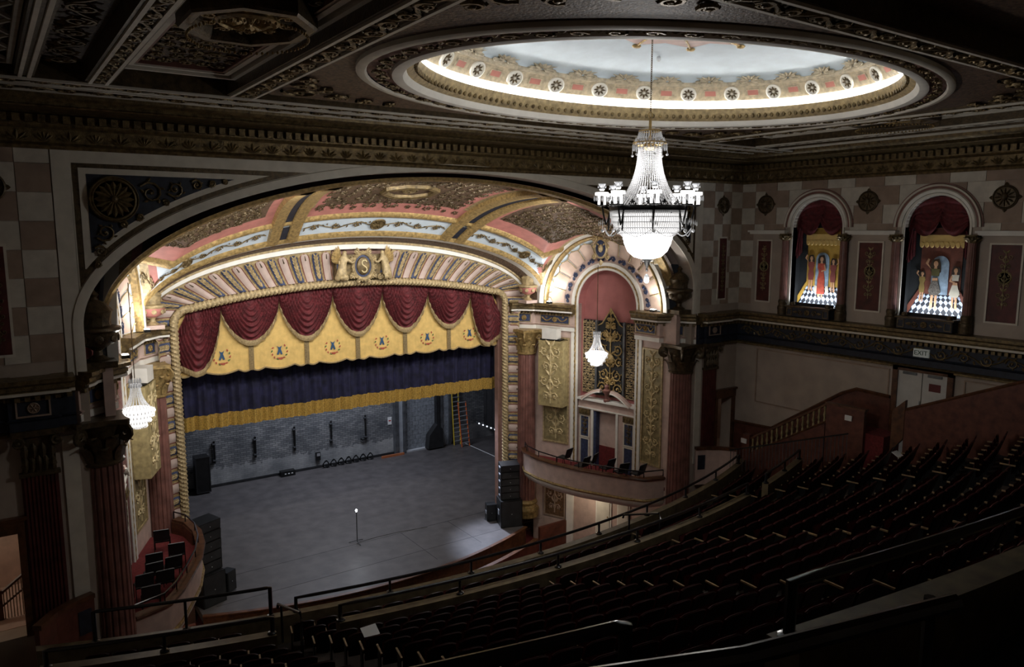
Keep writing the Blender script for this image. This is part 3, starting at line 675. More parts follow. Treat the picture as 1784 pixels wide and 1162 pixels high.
    # panels on the facets
    for (f, u0, u1, z0, z1, m_) in ((f1, 0.34, 1.63, 4.1, 9.3, olive), (f3, 0.35, 1.4, 4.1, 9.3, olive), (f1, 0.42, 1.5, 0.2, 1.75, mat('brown_panel', (0.16, 0.09, 0.045), 0.55, var=0.35, scale=8))):
        b = MB(); b.mbox(f, u0, u1, z0, z1, 0, 0.02); b.m(1); frame_rect(b, f, u0 - 0.08, u1 + 0.08, z0 - 0.08, z1 + 0.08, 0.08, 0, 0.06); o = obj('panel', b, [m_, paleg if m_ is olive else tan], wb, False)
        b = MB(); candelabra(b, f.off(dw=0.02), (u0 + u1) / 2, z0 + 0.15, z1 - 0.15, (u1 - u0) * 0.85, 0.036, 0.015); obj('panel_arabesque', b, mat('light_gold_paint', (0.62, 0.5, 0.27), 0.5, 0.1, var=0.15) if m_ is olive else tan, wb)
        b = MB()
    # door surround in the niche: pilasters, entablature, broken pediment, urn
    fn_ = f2.off(dw=-0.12); b = MB()
    b.mbox(fn_, 0.17, 1.0, 2.7, 6.05, -0.55, 0); b.mbox(fn_, 2.46, 3.49, 2.7, 6.05, -0.55, 0); b.mbox(fn_, 0.17, 3.49, 5.95, 6.45, -0.55, 0.02); b.m(1)
    b.mbox(fn_, 0.17, 3.49, 6.42, 6.52, -0.55, 0.14); b.mbox(fn_, 0.17, 3.49, 6.0, 6.06, -0.5, 0.06); b.mbox(fn_, 0.96, 1.08, 2.7, 6.0, -0.5, 0.05); b.mbox(fn_, 2.4, 2.52, 2.7, 6.0, -0.5, 0.05)
    obj('door_surround', b, [pink, white], wb, False)
    b = MB(); b.mbox(fn_, 1.0, 2.46, 2.6, 6.0, -0.36, -0.32); b.m(1).mbox(fn_, 1.02, 2.44, 2.7, 4.2, -0.33, -0.3); obj('doorway_back', b, [pink, carpet], wb, False)
    for u0, u1 in ((0.34, 0.8), (2.9, 3.36)):
        b = MB(); b.mbox(fn_, u0, u1, 4.6, 5.6, 0, 0.02); b.mbox(fn_, u0, u1, 3.0, 4.45, 0, 0.02); b.m(1); frame_rect(b, fn_, u0 - 0.06, u1 + 0.06, 4.54, 5.66, 0.06, 0, 0.05); frame_rect(b, fn_, u0 - 0.06, u1 + 0.06, 2.94, 4.51, 0.06, 0, 0.05)
        obj('blue_pilaster_panel', b, [blue, cream], wb, False)
        b = MB(); candelabra(b, fn_.off(dw=0.02), (u0 + u1) / 2, 4.65, 5.55, 0.36, 0.015); b.mbox(fn_, u0 - 0.08, u1 + 0.08, 5.7, 5.96, 0, 0.1)
        for k in range(4): leaf(b, fn_.off(dw=0.1), u0 + (u1 - u0) * k / 3, 5.72, pi / 2, 0.22, 0.06, 0.05)
        obj('pilaster_capital', b, dgold, wb)
    b = MB(); b.mbox(fn_, 1.08, 1.22, 2.7, 5.95, -0.3, -0.02); obj('blue_reveal', b, blue, wb, False)
    for s_ in (-1, 1):
        b = MB(); cur = [(NC + s_ * (1.45 - 1.15 * t), 6.52 + 0.55 * sin(t * pi / 2)) for t in [i / 12 for i in range(13)]]
        b.arcsweep(fn_, cur, [(0.0, -0.02), (0.0, 0.14), (0.1, 0.17), (0.1, -0.02)] if s_ > 0 else [(0.0, -0.02), (0.0, 0.14), (-0.1, 0.17), (-0.1, -0.02)]); obj('pediment_scroll', b, [pink], wb)
        b = MB(); b.arcsweep(fn_, cur, [(0.1 * s_, -0.04), (0.1 * s_, 0.2), (0.15 * s_, 0.2), (0.15 * s_, -0.04)]); obj('pediment_cap', b, white, wb)
    b = MB(); p = fn_(NC, 6.5, 0.0); b.lathe([(0.16, 0), (0.16, 0.1), (0.09, 0.14), (0.11, 0.35), (0.2, 0.5), (0.2, 0.56), (0.1, 0.62), (0.12, 0.75), (0.02, 0.85)], 14, p); obj('pediment_urn', b, maroon, wb)
    # gilded filigree screen
    fg = f2.off(du=-0.12, dw=-0.42); b = MB()
    for u0, u1, z0, z1 in ((0.3, 1.06, 6.75, 10.3), (2.82, 3.42, 6.75, 10.3)):
        nx = 4 if u1 - u0 > .7 else 3; nz_ = 14
        for i in range(nx):
            for j in range(nz_):
                u = lerp(u0, u1, (i + 0.5) / nx); z = lerp(z0, z1, (j + 0.5) / nz_)
                spiral(b, fg, u, z, 0.09, j, 1.1, 0.022, 0.02, 8, 1 if (i + j) % 2 else -1, lf=False)
                b.tube([fg(u - 0.09, z - 0.12, 0.02), fg(u + 0.09, z - 0.12, 0.02)], 0.018, 4); b.tube([fg(u - 0.1, z - 0.13, 0.02), fg(u - 0.1, z + 0.13, 0.02)], 0.016, 4)
    obj('side_grille', b, paleg, wb)
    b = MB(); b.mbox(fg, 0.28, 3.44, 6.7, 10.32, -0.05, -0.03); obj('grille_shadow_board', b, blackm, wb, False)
    b = MB()
    poly = [(1.12, 6.7), (2.76, 6.7), (2.76, 10.05), (2.45, 10.2), (2.2, 10.55), (1.94, 10.9), (1.68, 10.55), (1.43, 10.2), (1.12, 10.05)]
    b.prism(poly, fg, -0.03, 0.0); obj('screen_backing', b, blackm, wb, False)
    b = MB()
    for u in (1.14, 2.74): b.tube([fg(u, 6.7, 0.08), fg(u, 10.15, 0.08)], 0.07, 8); b.ell((u, 10.25, 0.08), 0.09, 0.12, 0.09, 8, 5, mp=fg)
    obj('screen_post', b, steel, wb)
    b = MB(); mc = 1.94
    for hd in (-1, 1):
        for z, r, off, t0 in ((7.1, 0.28, 0.42, 0), (7.75, 0.3, 0.4, 2), (8.4, 0.22, 0.5, 1), (8.45, 0.16, 0.2, 3), (9.0, 0.28, 0.42, 4), (9.65, 0.28, 0.38, 2), (10.1, 0.16, 0.18, 1), (7.4, 0.16, 0.14, 0), (10.4, 0.1, 0.1, 0)):
            spiral(b, fg, mc + hd * off, z, r, t0 if hd > 0 else pi - t0, 1.5, 0.04, 0.06, 14, hd)
        for an, ln in ((0.3, 0.4), (0.6, 0.42), (0.9, 0.38)): leaf(b, fg, mc + hd * 0.08, 9.55, pi / 2 - hd * (an + 0.4), ln, 0.07, 0.08, 0.06)
        for k in range(6): leaf(b, fg, mc + hd * 0.05, 6.9 + k * 0.62, pi / 2 - hd * 0.9, 0.3, 0.07, 0.06, 0.05)
    b.ell((mc, 9.5, 0.08), 0.12, 0.18, 0.08, 10, 6, mp=fg); b.ell((mc, 9.75, 0.1), 0.06, 0.08, 0.06, 8, 5, mp=fg); b.lathe([(0.2, 0), (0.24, 0.05), (0.16, 0.08)], 18, mp=lambda x, y, z: fg(mc + x, 8.55 + y, z + 0.05)); b.ell((mc, 8.55, 0.1), 0.15, 0.15, 0.05, 12, 6, mp=fg)
    leaf(b, fg, mc, 10.6, pi / 2, 0.4, 0.12, 0.08, 0.05); b.tube([fg(mc, 6.75, 0.05), fg(mc, 10.6, 0.05)], 0.03, 5)
    b.tube([fg(u, v, 0.04) for u, v in poly], 0.035, 5, closed=True); obj('gilded_screen', b, gold, wb)
    # lower wall: white pilaster, cream doors under the box
    b = MB(); b.mbox(f1, 1.66, 2.05, -1.3, 2.5, 0, 0.12); obj('white_pilaster', b, white, wb, False)
    for u0, u1 in ((1.5, 2.25), (2.75, 3.3)):
        b = MB(); b.mbox(f2, u0 - 0.08, u1 + 0.08, -1.2, 1.98, 0, 0.05); b.m(1).mbox(f2, u0, u1, -1.2, 1.9, 0.05, 0.08); b.m(2).ell((u1 - 0.1, 0.9, 0.11), 0.03, 0.05, 0.03, 6, 4, mp=f2); obj('cream_door', b, [white, cream, gold], wb, False)
    # entablature
    prof_b = [(0, 9.7), (0.1, 9.7), (0.1, 9.92), (0.17, 9.98), (0.1, 10.02), (0.1, 10.54), (0, 10.54)]
    prof_w = [(0, 9.72), (0.13, 9.72), (0.13, 9.9), (0, 9.9)]
    prof_c = [(0, 10.54), (0.14, 10.54), (0.22, 10.6), (0.36, 10.62), (0.36, 10.72), (0.42, 10.76), (0.42, 10.86), (0.5, 10.92), (0.5, 11.02), (0, 11.05)]
    prof_f = [(0.3, 10.63), (0.4, 10.63), (0.4, 10.7), (0.3, 10.7)]
    P = lambda pts: [(x * sg, y) for x, y in pts]
    inner = P([(7.95, 30.95), (8.05, 30.9), (8.62, 30.25), (8.75, 30.42), (9.1, 29.85), f1.p0 + f1.u * f1.L * 0.98])
    inner = P([(7.9, 30.9), (8.4, 30.85), (8.95, 30.2), (9.12, 30.12), (9.9, 28.0)])
    outer = P([(10.66, 24.6), (10.75, 23.2), (10.95, 23.0), (11.5, 22.55), (11.62, 22.2), (11.75, YO)])
    out2 = P([(11.75, YO), (12.25, YO), (12.25, YO - 0.12), (13.1, YO - 0.12), (13.1, YO), (XW, YO), (XW, -3.9)])
    e = MB(); e.sweep(inner, prof_b, -sg); e.sweep(outer, prof_b, -sg); ent = struct('trim_' + str(2 if sg > 0 else 3), e, pink, False, 'pink entablature over the columns beside the stage')
    e = MB(); e.sweep(inner, prof_w, -sg); e.sweep(outer, prof_w, -sg); obj('architrave_fascia', e, white, ent, False)
    e = MB(); e.sweep(inner, prof_c, -sg); e.sweep(outer, prof_c, -sg); obj('cornice', e, dgold, ent, False)
    e = MB(); e.sweep(inner, prof_f, -sg); e.sweep(outer, prof_f, -sg); obj('white_fillet', e, white, ent, False)
    e = MB(); dentils(e, inner, 0.14, 0.24, 10.47, 10.57, 0.17, -sg); dentils(e, outer, 0.14, 0.24, 10.47, 10.57, 0.17, -sg); obj('dentils', e, dgold, ent, False, kind='stuff')
    for (pa, pb, s0, s1) in (((8.4, 30.85), (8.95, 30.2), 0.12, 0.74), ((9.12, 30.12), (9.9, 28.0), 0.35, 1.95), ((10.66, 24.6), (10.75, 23.2), 0.1, 1.2), ((10.95, 23.0), (11.5, 22.55), 0.06, 0.66)):
        fr = Frame(pa, pb, sg); q = MB(); q.mbox(fr, s0, s1, 10.08, 10.44, 0.1, 0.125); q.m(1); frame_rect(q, fr, s0 - 0.03, s1 + 0.03, 10.05, 10.47, 0.03, 0.1, 0.14)
        obj('frieze_panel', q, [blue, paleg], ent, False)
        q = MB(); fo = fr.off(dw=0.125); um = (s0 + s1) / 2; rosette(q, fo, um, 10.26, 0.13, 6, 0.05)
        if s1 - s0 > 0.8:
            for hd in (-1, 1):
                q.tube([fo(um + hd * lerp(0.16, (s1 - s0) * 0.45, t), 10.34 - 0.16 * sin(pi * t), 0.03) for t in [i / 8 for i in range(9)]], 0.03, 5); spiral(q, fo, um + hd * (s1 - s0) * 0.3, 10.36, 0.06, 0, 1.2, 0.015, 0.02, 8, hd, lf=False)
        obj('frieze_garland', q, gold, ent)
    e = MB(); e.sweep(out2, prof_b, -sg); ent2 = struct('trim_' + str(4 if sg > 0 else 5), e, navy, False, 'dark entablature band running along the hall side wall')
    e = MB(); e.sweep(out2, [(0, 9.55), (0.14, 9.55), (0.14, 9.62), (0, 9.7)], -sg); e.sweep(out2, prof_c, -sg); obj('cornice', e, dgold, ent2, False)
    e = MB(); e.sweep(out2, prof_f, -sg); obj('white_fillet', e, cream, ent2, False)
    e = MB(); dentils(e, out2, 0.14, 0.26, 10.46, 10.58, 0.2, -sg); obj('dentils', e, dgold, ent2, False, kind='stuff')
    e = MB(); rinceau(e, Frame((XW, YO), (XW, YO - 1), sg).off(dw=0.1), 0.3, 17.0, 10.2, 0.5, 22, 0.028, 0.03); obj('frieze_scrollwork', e, dgold, ent2, kind='stuff')
    e = MB(); fo = OW(sg); frame_rect(e, fo, 12.3, 13.05, 10.04, 10.48, 0.04, 0.2, 0.26); rosette(e, fo.off(dw=0.22), 12.67, 10.26, 0.14, 6, 0.05); obj('frieze_tablet', e, tan, ent2, False)
    # pilaster beside the big column
    e = MB(); fo = OW(sg)
    for k in range(9): e.mbox(fo, 12.28 + 0.085 * k, 12.28 + 0.085 * k + 0.05, 4.3, 8.5, 0.06, 0.12)
    e.mbox(fo, 12.25, 13.06, 4.3, 8.5, 0, 0.07); obj('pilaster_shaft', e, dmaroon, wall_front, False)
    e = MB(); e.mbox(fo, 12.2, 13.1, 8.5, 8.6, 0, 0.18); e.mbox(fo, 12.28, 13.02, 8.6, 9.55, 0, 0.14); e.mbox(fo, 12.1, 13.2, 9.55, 9.7, 0, 0.3)
    for r_, (zz, nn) in enumerate(((8.62, 5), (8.95, 4))):
        for k in range(nn): leaf(e, fo.off(dw=0.14), 12.36 + (0.58 * k / (nn - 1)), zz, pi / 2, 0.42, 0.1, 0.12)
    for hd in (-1, 1): spiral(e, fo.off(dw=0.2), 12.65 + hd * 0.42, 9.4, 0.14, pi / 2, 1.4, 0.05, 0.05, 12, hd)
    obj('pilaster_capital', e, bronze, wall_front)
    # columns and urns
    who = 'right' if sg > 0 else 'left'
    nb = 'below the urn beside the stage opening, next to the'
    make_column('fluted_column', f'red fluted column with gilded capital flanking the proscenium {"near the ladders" if sg > 0 else "near the tall case"}', 8.6 * sg, 30.25, 0.0, 9.7, 0.46, (maroon, gold, gold), 18, group='columns flanking the stage')
    make_column('fluted_column', f'large fluted red column of the big arch beside the {"exit stair" if sg > 0 else "dark pilaster with lobby doorway"}', 11.2 * sg, 22.36, -1.3, 9.7, 0.52, (maroon, dgold, bronze), 20, group='columns carrying the big arch')
    for (ux, uy, sc_, mm, lab) in ((8.5, 30.0, 1.0, (paleg, rosy), f'pale gilded urn above the stage column {"near the ladders" if sg > 0 else "near the tall case"}'),
                                  (11.1, 22.5, 1.2, (bronze, bronze), f'dark lidded urn at the foot of the big arch, {"below the great chandelier" if sg > 0 else "in front of a floodlight"}')):
        o = (ux * sg, uy, 11.04); t = thing('urn', lab, 'urn', o, 0, 'urns on the cornice'); k = sc_
        b = MB(); b.box(o[0] - 0.34 * k, o[0] + 0.34 * k, o[1] - 0.34 * k, o[1] + 0.34 * k, o[2], o[2] + 0.14 * k); obj('plinth', b, pink if mm[0] is paleg else bronze, t, False)
        b = MB(); b.lathe([(0.2 * k, 0.14 * k), (0.22 * k, 0.18 * k), (0.1 * k, 0.26 * k), (0.09 * k, 0.36 * k), (0.16 * k, 0.42 * k)], 18, o); obj('foot', b, mm[0], t)
        b = MB(); b.lathe([(0.16 * k, 0.42 * k), (0.34 * k, 0.52 * k), (0.42 * k, 0.68 * k), (0.44 * k, 0.76 * k)], 22, o); b.m(1).lathe([(0.44 * k, 0.76 * k), (0.5 * k, 0.82 * k), (0.48 * k, 0.88 * k), (0.3 * k, 0.92 * k)], 22, o, mod=lambda a, z: 1 + 0.02 * cos(11 * a))
        b.lathe([(0.3 * k, 0.9 * k), (0.28 * k, 1.0 * k), (0.32 * k, 1.2 * k), (0.34 * k, 1.24 * k)], 20, o, mod=lambda a, z: 1 + 0.06 * abs(cos(5 * a))); obj('bowl', b, [mm[1], mm[0]], t)
        for q in range(8):
            a = 2 * pi * q / 8; e = MB(); f = lambda u, v, w=0, a=a: (o[0] + (0.41 * k + w) * cos(a) - u * sin(a), o[1] + (0.41 * k + w) * sin(a) + u * cos(a), o[2] + 0.64 * k + v)
            e.lathe([(0.09 * k, 0), (0.09 * k, 0.03), (0.05 * k, 0.05), (0.001, 0.04)], 10, mp=lambda x, y, z: f(x, y, z)); obj('boss', e, mm[0], t)
        b = MB(); b.lathe([(0.35 * k, 1.22 * k), (0.3 * k, 1.3 * k), (0.2 * k, 1.42 * k), (0.08 * k, 1.48 * k), (0.06 * k, 1.54 * k), (0.1 * k, 1.6 * k), (0.02, 1.7 * k)], 18, o, mod=lambda a, z: 1 + 0.05 * cos(8 * a)); obj('lid', b, mm[0], t)
    # speaker box with painted front, and the projector box above it
    t = thing('wall_speaker_box', f'tall gold-patterned speaker box on the bay wall on the {"ladder" if sg > 0 else "tall black case"} side', 'speaker', f1(0.98, 6.0, 0.0)); fb = f1
    b = MB(); b.mbox(fb, 0.3, 1.66, 6.0, 9.25, 0.07, 0.62); obj('cabinet', b, mat('olive_cloth', (0.43, 0.34, 0.16), 0.6, var=0.2, scale=6), t, False)
    b = MB(); candelabra(b, fb.off(dw=0.62), 0.98, 6.15, 9.1, 1.15, 0.045, 0.008); obj('painted_scrolls', b, mat('light_gold_paint', (0.62, 0.5, 0.27), 0.5, 0.1, var=0.15), t)
    t = thing('projector_box', f'plain cream box under the entablature on the {"ladder" if sg > 0 else "tall black case"} side', 'box', f1(0.9, 9.3, 0.3))
    b = MB(); b.mbox(fb, 0.5, 1.3, 9.34, 9.86, 0.14, 0.62); obj('housing', b, white, t, False)
    b = MB(); b.mbox(fb, 0.35, 1.45, 9.27, 9.32, 0.1, 0.56); obj('shelf', b, black, t, False)
    # floodlights lying on the cornice, shining up the shell
    for (fr, uu, zz, lab) in ((ch, 0.75, 11.08, 'inner'), (ch, 6.45, 11.08, 'outer')):
        p = Vector(fr(uu, zz, 0.3)); t = thing('floodlight', f'small floodlight on the cornice by the {"pale" if lab == "inner" else "dark"} urn, {"six" if sg > 0 else "eight"}-chair box side', 'floodlight', p, 0, 'cornice floodlights')
        b = MB(); b.box(p.x - 0.1, p.x + 0.1, p.y - 0.12, p.y + 0.12, p.z, p.z + 0.1); obj('body', b, black, t, False)
        b = MB(); b.box(p.x - 0.08, p.x + 0.08, p.y - 0.1, p.y + 0.1, p.z + 0.1, p.z + 0.115); obj('lens', b, lampm, t, False)
        q = Vector(fr(uu + (0.5 if lab == 'inner' else -0.5), 14.5, -0.1)); light('flood_beam', 'SPOT', p + Vector((0, 0, 0.15)), 150, WHITE, q, 0.05, spot=110, blend=0.7)
        light('flood_spill', 'POINT', p + Vector((-0.15 * sg, 0, 0.35)), 26, WHITE, None, 0.08)
    # the box
    bx = thing('theatre_box', f'curved pink theatre box with wooden cap rail and {"six black chairs" if sg > 0 else "eight black chairs"}', 'balcony', (9.4 * sg, 26.4, 2.6))
    pth = P(BOXP)
    b = MB(); b.sweep(pth, [(0, 2.62), (0.1, 2.62), (0.1, 3.66), (0, 3.66)], -sg); obj('parapet', b, pink, bx)
    b = MB(); b.sweep(pth, [(-0.08, 3.66), (0.22, 3.66), (0.24, 3.7), (0.22, 3.75), (-0.08, 3.75)], -sg); obj('cap_rail', b, wood, bx)
    b = MB(); b.sweep(pth, [(0.02, 2.66), (0.14, 2.66), (0.17, 2.72), (0.14, 2.78), (0.02, 2.78)], -sg); obj('gold_moulding', b, gold, bx)
    b = MB(); b.sweep(pth, [(-0.25, 2.3), (-0.1, 2.3), (-0.02, 2.4), (0.1, 2.52), (0.12, 2.64), (-0.25, 2.64)], -sg); obj('soffit_moulding', b, cream, bx)
    inner_pts = [Vector(p) for p in pth]; wallp = P([(9.1, 29.85), (9.9, 28.0), (10.2, 26.6), (10.5, 25.4), (10.68, 24.45), (10.78, 22.7)])
    poly = [tuple(p) for p in inner_pts] + [tuple(p) for p in reversed(wallp)]
    b = MB(); b.prism(poly, lambda u, v, w: (u, v, w), 3.05, 3.2, back=True); obj('box_floor', b, carpet, bx, False)
    b = MB(); b.mbox(f2, 0.1, 3.5, 3.05, 3.2, -1.2, 0); obj('niche_floor', b, carpet, bx, False)
    b = MB(); rp = [Vector((p[0], p[1])) for p in pth]; pts = [(p.x, p.y, 4.02) for p in rp]
    pts = [(pts[0][0], pts[0][1], 3.75)] + pts + [(pts[-1][0], pts[-1][1], 3.75)]; b.tube(pts, 0.03, 6)
    for p in rp[1:-1]: b.tube([(p.x, p.y, 3.74), (p.x, p.y, 4.02)], 0.022, 6)
    obj('metal_rail', b, blackr, bx)
    b = MB(); b.sweep(pth[:3], [(-0.12, 2.66), (-0.06, 2.66), (-0.06, 3.66), (-0.12, 3.66)], -sg); obj('wood_lining', b, wood, bx)

# ------------------------------------------------------------------ vault between the big arch and the stage opening
def vparam(y):
    t = max(0, min(1, (29.4 - y) / 6.8)); e = 1 - (1 - t) ** 3
    return lerp(9.05, 11.0, t), lerp(11.45, 12.1, t), lerp(3.05, 4.32, e) + 0 * t
def vmain(x, y):
    hw, z0, bb = vparam(y); q = 1 - (x / hw) ** 2; t = max(0, min(1, (29.4 - y) / 6.8)); ap = lerp(14.5, 16.4, 1 - (1 - t) ** 2.7)
    return z0 + (ap - z0) * sqrt(max(0, q))
def vlun(x, y):
    s_ = ((abs(x) - 9.0) * 1.85 + (y - 29.6) * -7.0) / 7.24; wv = -((abs(x) - 9.0) * -0.967 + (y - 29.6) * -0.2555)
    d = s_ - 3.56
    return (11.06 + sqrt(3.42 ** 2 - d * d) if abs(d) < 3.42 else -9), wv
def vz(x, y): return max(vmain(x, y), vlun(x, y)[0] if abs(x) > 4 else -9)
def VP(ph, y, w=0.0):
    hw = vparam(y)[0]; x = hw * cos(ph); return (x * (1 - w * 0.03), y, vz(x, y) - w)
v = MB(); NU, NV = 240, 110
def region(ph, y):
    x = vparam(y)[0] * cos(ph); zm = vmain(x, y); zl, wv = vlun(x, y)
    if abs(x) < 4: zl = -9
    deg = abs(90 - math.degrees(ph))
    dw_ = -wv
    if y < 23.2 and deg < 60: return 2
    if zl > zm - 0.6 and abs(x) > 5:
        if dw_ < 0.22: return 1
        if dw_ < 0.5: return 2
        if dw_ < 0.75: return 3
        if y < 23.7: return 0
    g = zm - zl
    if y > 28.35: return 4
    if y > 28.15: return 2
    if y > 27.35 or (y < 23.6 and deg < 50): return 3
    if 17.5 < deg < 31.5: return 2 if 19.5 < deg < 29.5 else 3
    return 0
vs_ = [[VP(pi * (i / NU), lerp(29.4, 22.62, j / NV)) for j in range(NV + 1)] for i in range(NU + 1)]
for mi_ in range(5): pass
flat = [p for r_ in vs_ for p in r_]; fs = []; mis = []
for i in range(NU):
    for j in range(NV):
        a = i * (NV + 1) + j; fs.append((a, a + NV + 1, a + NV + 2, a + 1)); mis.append(region(pi * (i + 0.5) / NU, lerp(29.4, 22.62, (j + 0.5) / NV)))
v.v = flat; v.f = fs; v.mi = mis
vault = struct('ceiling_vault', v, [brown, white, paleg, rosy, sky], True, 'coffered elliptical vault over the front of the stage')
# ribs, borders, frieze scrolls
for dg in (90 - 25, 90 + 25):
    for dd, m_, ww in ((-2.6, gold, 0.16), (2.6, gold, 0.16)):
        b = MB(); ph = R(dg + dd)
        b.rings([[VP(ph + R(1.6 * a), y, w_) for a, w_ in ((-1, 0), (-0.9, 0.16), (0, 0.2), (0.9, 0.16), (1, 0))] for y in [lerp(29.35, 23.0, k / 24) for k in range(25)]], False); obj('vault_rib', b, m_, vault)
    b = MB()
    for y0, y1 in ((29.2, 28.4), (28.0, 24.0)):
        b.grid(lambda i, j: VP(R(dg + lerp(-0.9, 0.9, i)), lerp(y0, y1, j), 0.1), 2, 16)
    obj('rib_inlay', b, navy, vault)
for y0, wd, m_ in ((29.4, 0.12, gold), (28.2, 0.12, gold), (22.95, 0.2, gold)):
    b = MB(); b.rings([[VP(pi * (0.02 + 0.96 * k / 120), y0 + a * wd, w_) for a, w_ in ((-1, 0), (-0.8, 0.1), (0, 0.14), (0.8, 0.1), (1, 0))] for k in range(121)], False); obj('vault_moulding', b, m_, vault)
b = MB()
for a0, a1, n_ in ((12, 60, 9), (70, 110, 7), (120, 168, 9)):
    f = lambda u, v_, w=0: VP(R(u * 6.0), 28.82 - v_, w + 0.02)
    rinceau(b, f, a0 / 6.0, a1 / 6.0, 0, 0.42, n_, 0.028, 0.03)
obj('blue_frieze_scrollwork', b, dgold, vault, kind='stuff')
for a in (36, 90, 144):
    b = MB(); rosette(b, lambda u, v_, w=0: VP(R(a) + u / 8.5, 28.82 - v_, w + 0.03), 0, 0, 0.3, 12, 0.08); obj('frieze_rosette', b, dgold, vault)
# centre coffer octagon and perforated side grilles
b = MB(); f = lambda u, v_, w=0: VP(pi / 2 + u / 9.5, 25.9 + v_, w)
oc = [(1.15 * cos(pi / 8 + k * pi / 4), 0.8 * sin(pi / 8 + k * pi / 4)) for k in range(8)]
b.rings([[f(x * q, y * q, w_) for x, y in oc] for q, w_ in ((1, 0.0), (1, 0.12), (0.9, 0.16), (0.8, 0.12), (0.78, 0.02))], True, False, False); rosette(b, f, 0, 0, 0.3, 10, 0.1)
for k in range(4):
    a = pi / 4 + k * pi / 2
obj('vault_octagon', b, dgold, vault)
b = MB()
for i in range(14):
    for j in range(11):
        u = -2.9 + i * 0.45; vv = -1.9 + j * 0.36
        if (u / 1.2) ** 2 + (vv / 0.85) ** 2 > 1.15 and abs(u) < 3.0: spiral(b, f, u + random.uniform(-.1, .1), vv + random.uniform(-.1, .1), random.uniform(.11, .2), random.random() * 6, 1.3, 0.024, 0.02, 10, random.choice((-1, 1)))
for hd in (-1, 1):
    f2_ = lambda u, v_, w=0: VP(pi / 2 + hd * R(34 + u * 5.6), 25.9 + v_, w)
    for i in range(16):
        for j in range(13):
            u = i * 0.34; vv = -2.1 + j * 0.33; ph = pi / 2 + hd * R(34 + u * 5.6); y = 25.9 + vv
            if region(ph, y) == 0: spiral(b, f2_, u + random.uniform(-.1, .1), vv + random.uniform(-.1, .1), random.uniform(.11, .2), random.random() * 6, 1.3, 0.026, 0.02, 10, random.choice((-1, 1)))
obj('coffer_filigree', b, bronze, vault, kind='stuff')
# mouldings from the vault down to the fluted stage frame
def EL(y, hw, ap, z0=11.3, n=60):
    return [(hw, y, 11.04)] + [(hw * cos(pi * k / n), y, z0 + (ap - z0) * sin(pi * k / n)) for k in range(n + 1)] + [(-hw, y, 11.04)]
def loft(name, specs, m_, parent):
    b = MB(); b.rings([EL(*s_) for s_ in specs], False); return obj(name, b, m_, parent)
loft('white_soffit', [(29.36, 9.05, 14.42, 11.45), (29.42, 8.98, 14.36, 11.4), (29.8, 8.92, 14.3, 11.35)], white, vault)
loft('brown_soffit', [(29.8, 8.92, 14.3, 11.35), (29.85, 8.88, 14.26, 11.3), (30.32, 8.82, 14.12, 11.25)], brown, vault)
loft('gold_soffit', [(30.32, 8.82, 14.12, 11.25), (30.34, 8.78, 14.03, 11.2), (30.42, 8.76, 14.02, 11.2)], paleg, vault)
loft('white_arch_face', [(30.42, 8.76, 14.02, 11.2), (30.44, 8.72, 13.82, 11.15), (30.9, 8.72, 13.8, 11.15)], white, vault)

# ------------------------------------------------------------------ stage frame: wall, fluted border, rope
def rope_z(x): return 12.37 - 0.0149 * x * x
def rope_path(n_side=130, n_top=160, off=0.0):
    """centre line of the rope from the bottom of the right jamb over the arch to the left jamb"""
    top = []
    pts = [(7.66 + off, 0.0 + 11.0 * k / n_side) for k in range(n_side)]
    pts += [(7.66 + off - (0.6 + off) * (1 - cos(t)), 11.0 + (rope_z(7.06) + off - 11.0) * sin(t)) for t in [pi / 2 * k / 14 for k in range(14)]]
    h = [(x, rope_z(x) + off) for x in [7.06 * (1 - k / (n_top / 2)) for k in range(int(n_top / 2) + 1)]]
    right = pts + h; return right + [(-x, z) for x, z in reversed(right[:-1])]
w = MB()
inn = rope_path(20, 60, -0.12)
half = [p for p in inn if p[0] >= -1e-6]
outl = [(9.2, z) if z < 11.0 else None for x, z in half]
ou = []
for i, (x, z) in enumerate(half):
    if z < 10.99: ou.append((10.0, z))
    else:
        t = max(0, min(1, x / 7.6)); ou.append((10.0 * t, 14.3))
for sg in (1, -1):
    w.rings([[(x * sg, YI, z) for x, z in half], [(x * sg, YI, z) for x, z in ou]], False, False, False)
    w.rings([[(x * sg, YI, z) for x, z in half], [(x * sg, YI + 0.55, z) for x, z in half]], False, False, False)
    w.box(min(7.45 * sg, 16 * sg), max(7.45 * sg, 16 * sg), YI + 0.25, YI + 0.55, -1.3, 18.0)
w.box(-16, 16, YI + 0.25, YI + 0.55, 12.6, 18.0)
wall_stage = struct('wall_stage', w, mat('rose_brown_jamb', (0.3, 0.17, 0.13), 0.6, var=0.12))
b = MB(); rp = rope_path(560, 760); b.tube([(x, YI - 0.1, z) for x, z in rp], 0.155, 12, mod=lambda a, s_: 1 + 0.15 * cos(3 * a + s_ * 38)); obj('rope_border', b, paleg, wall_stage)
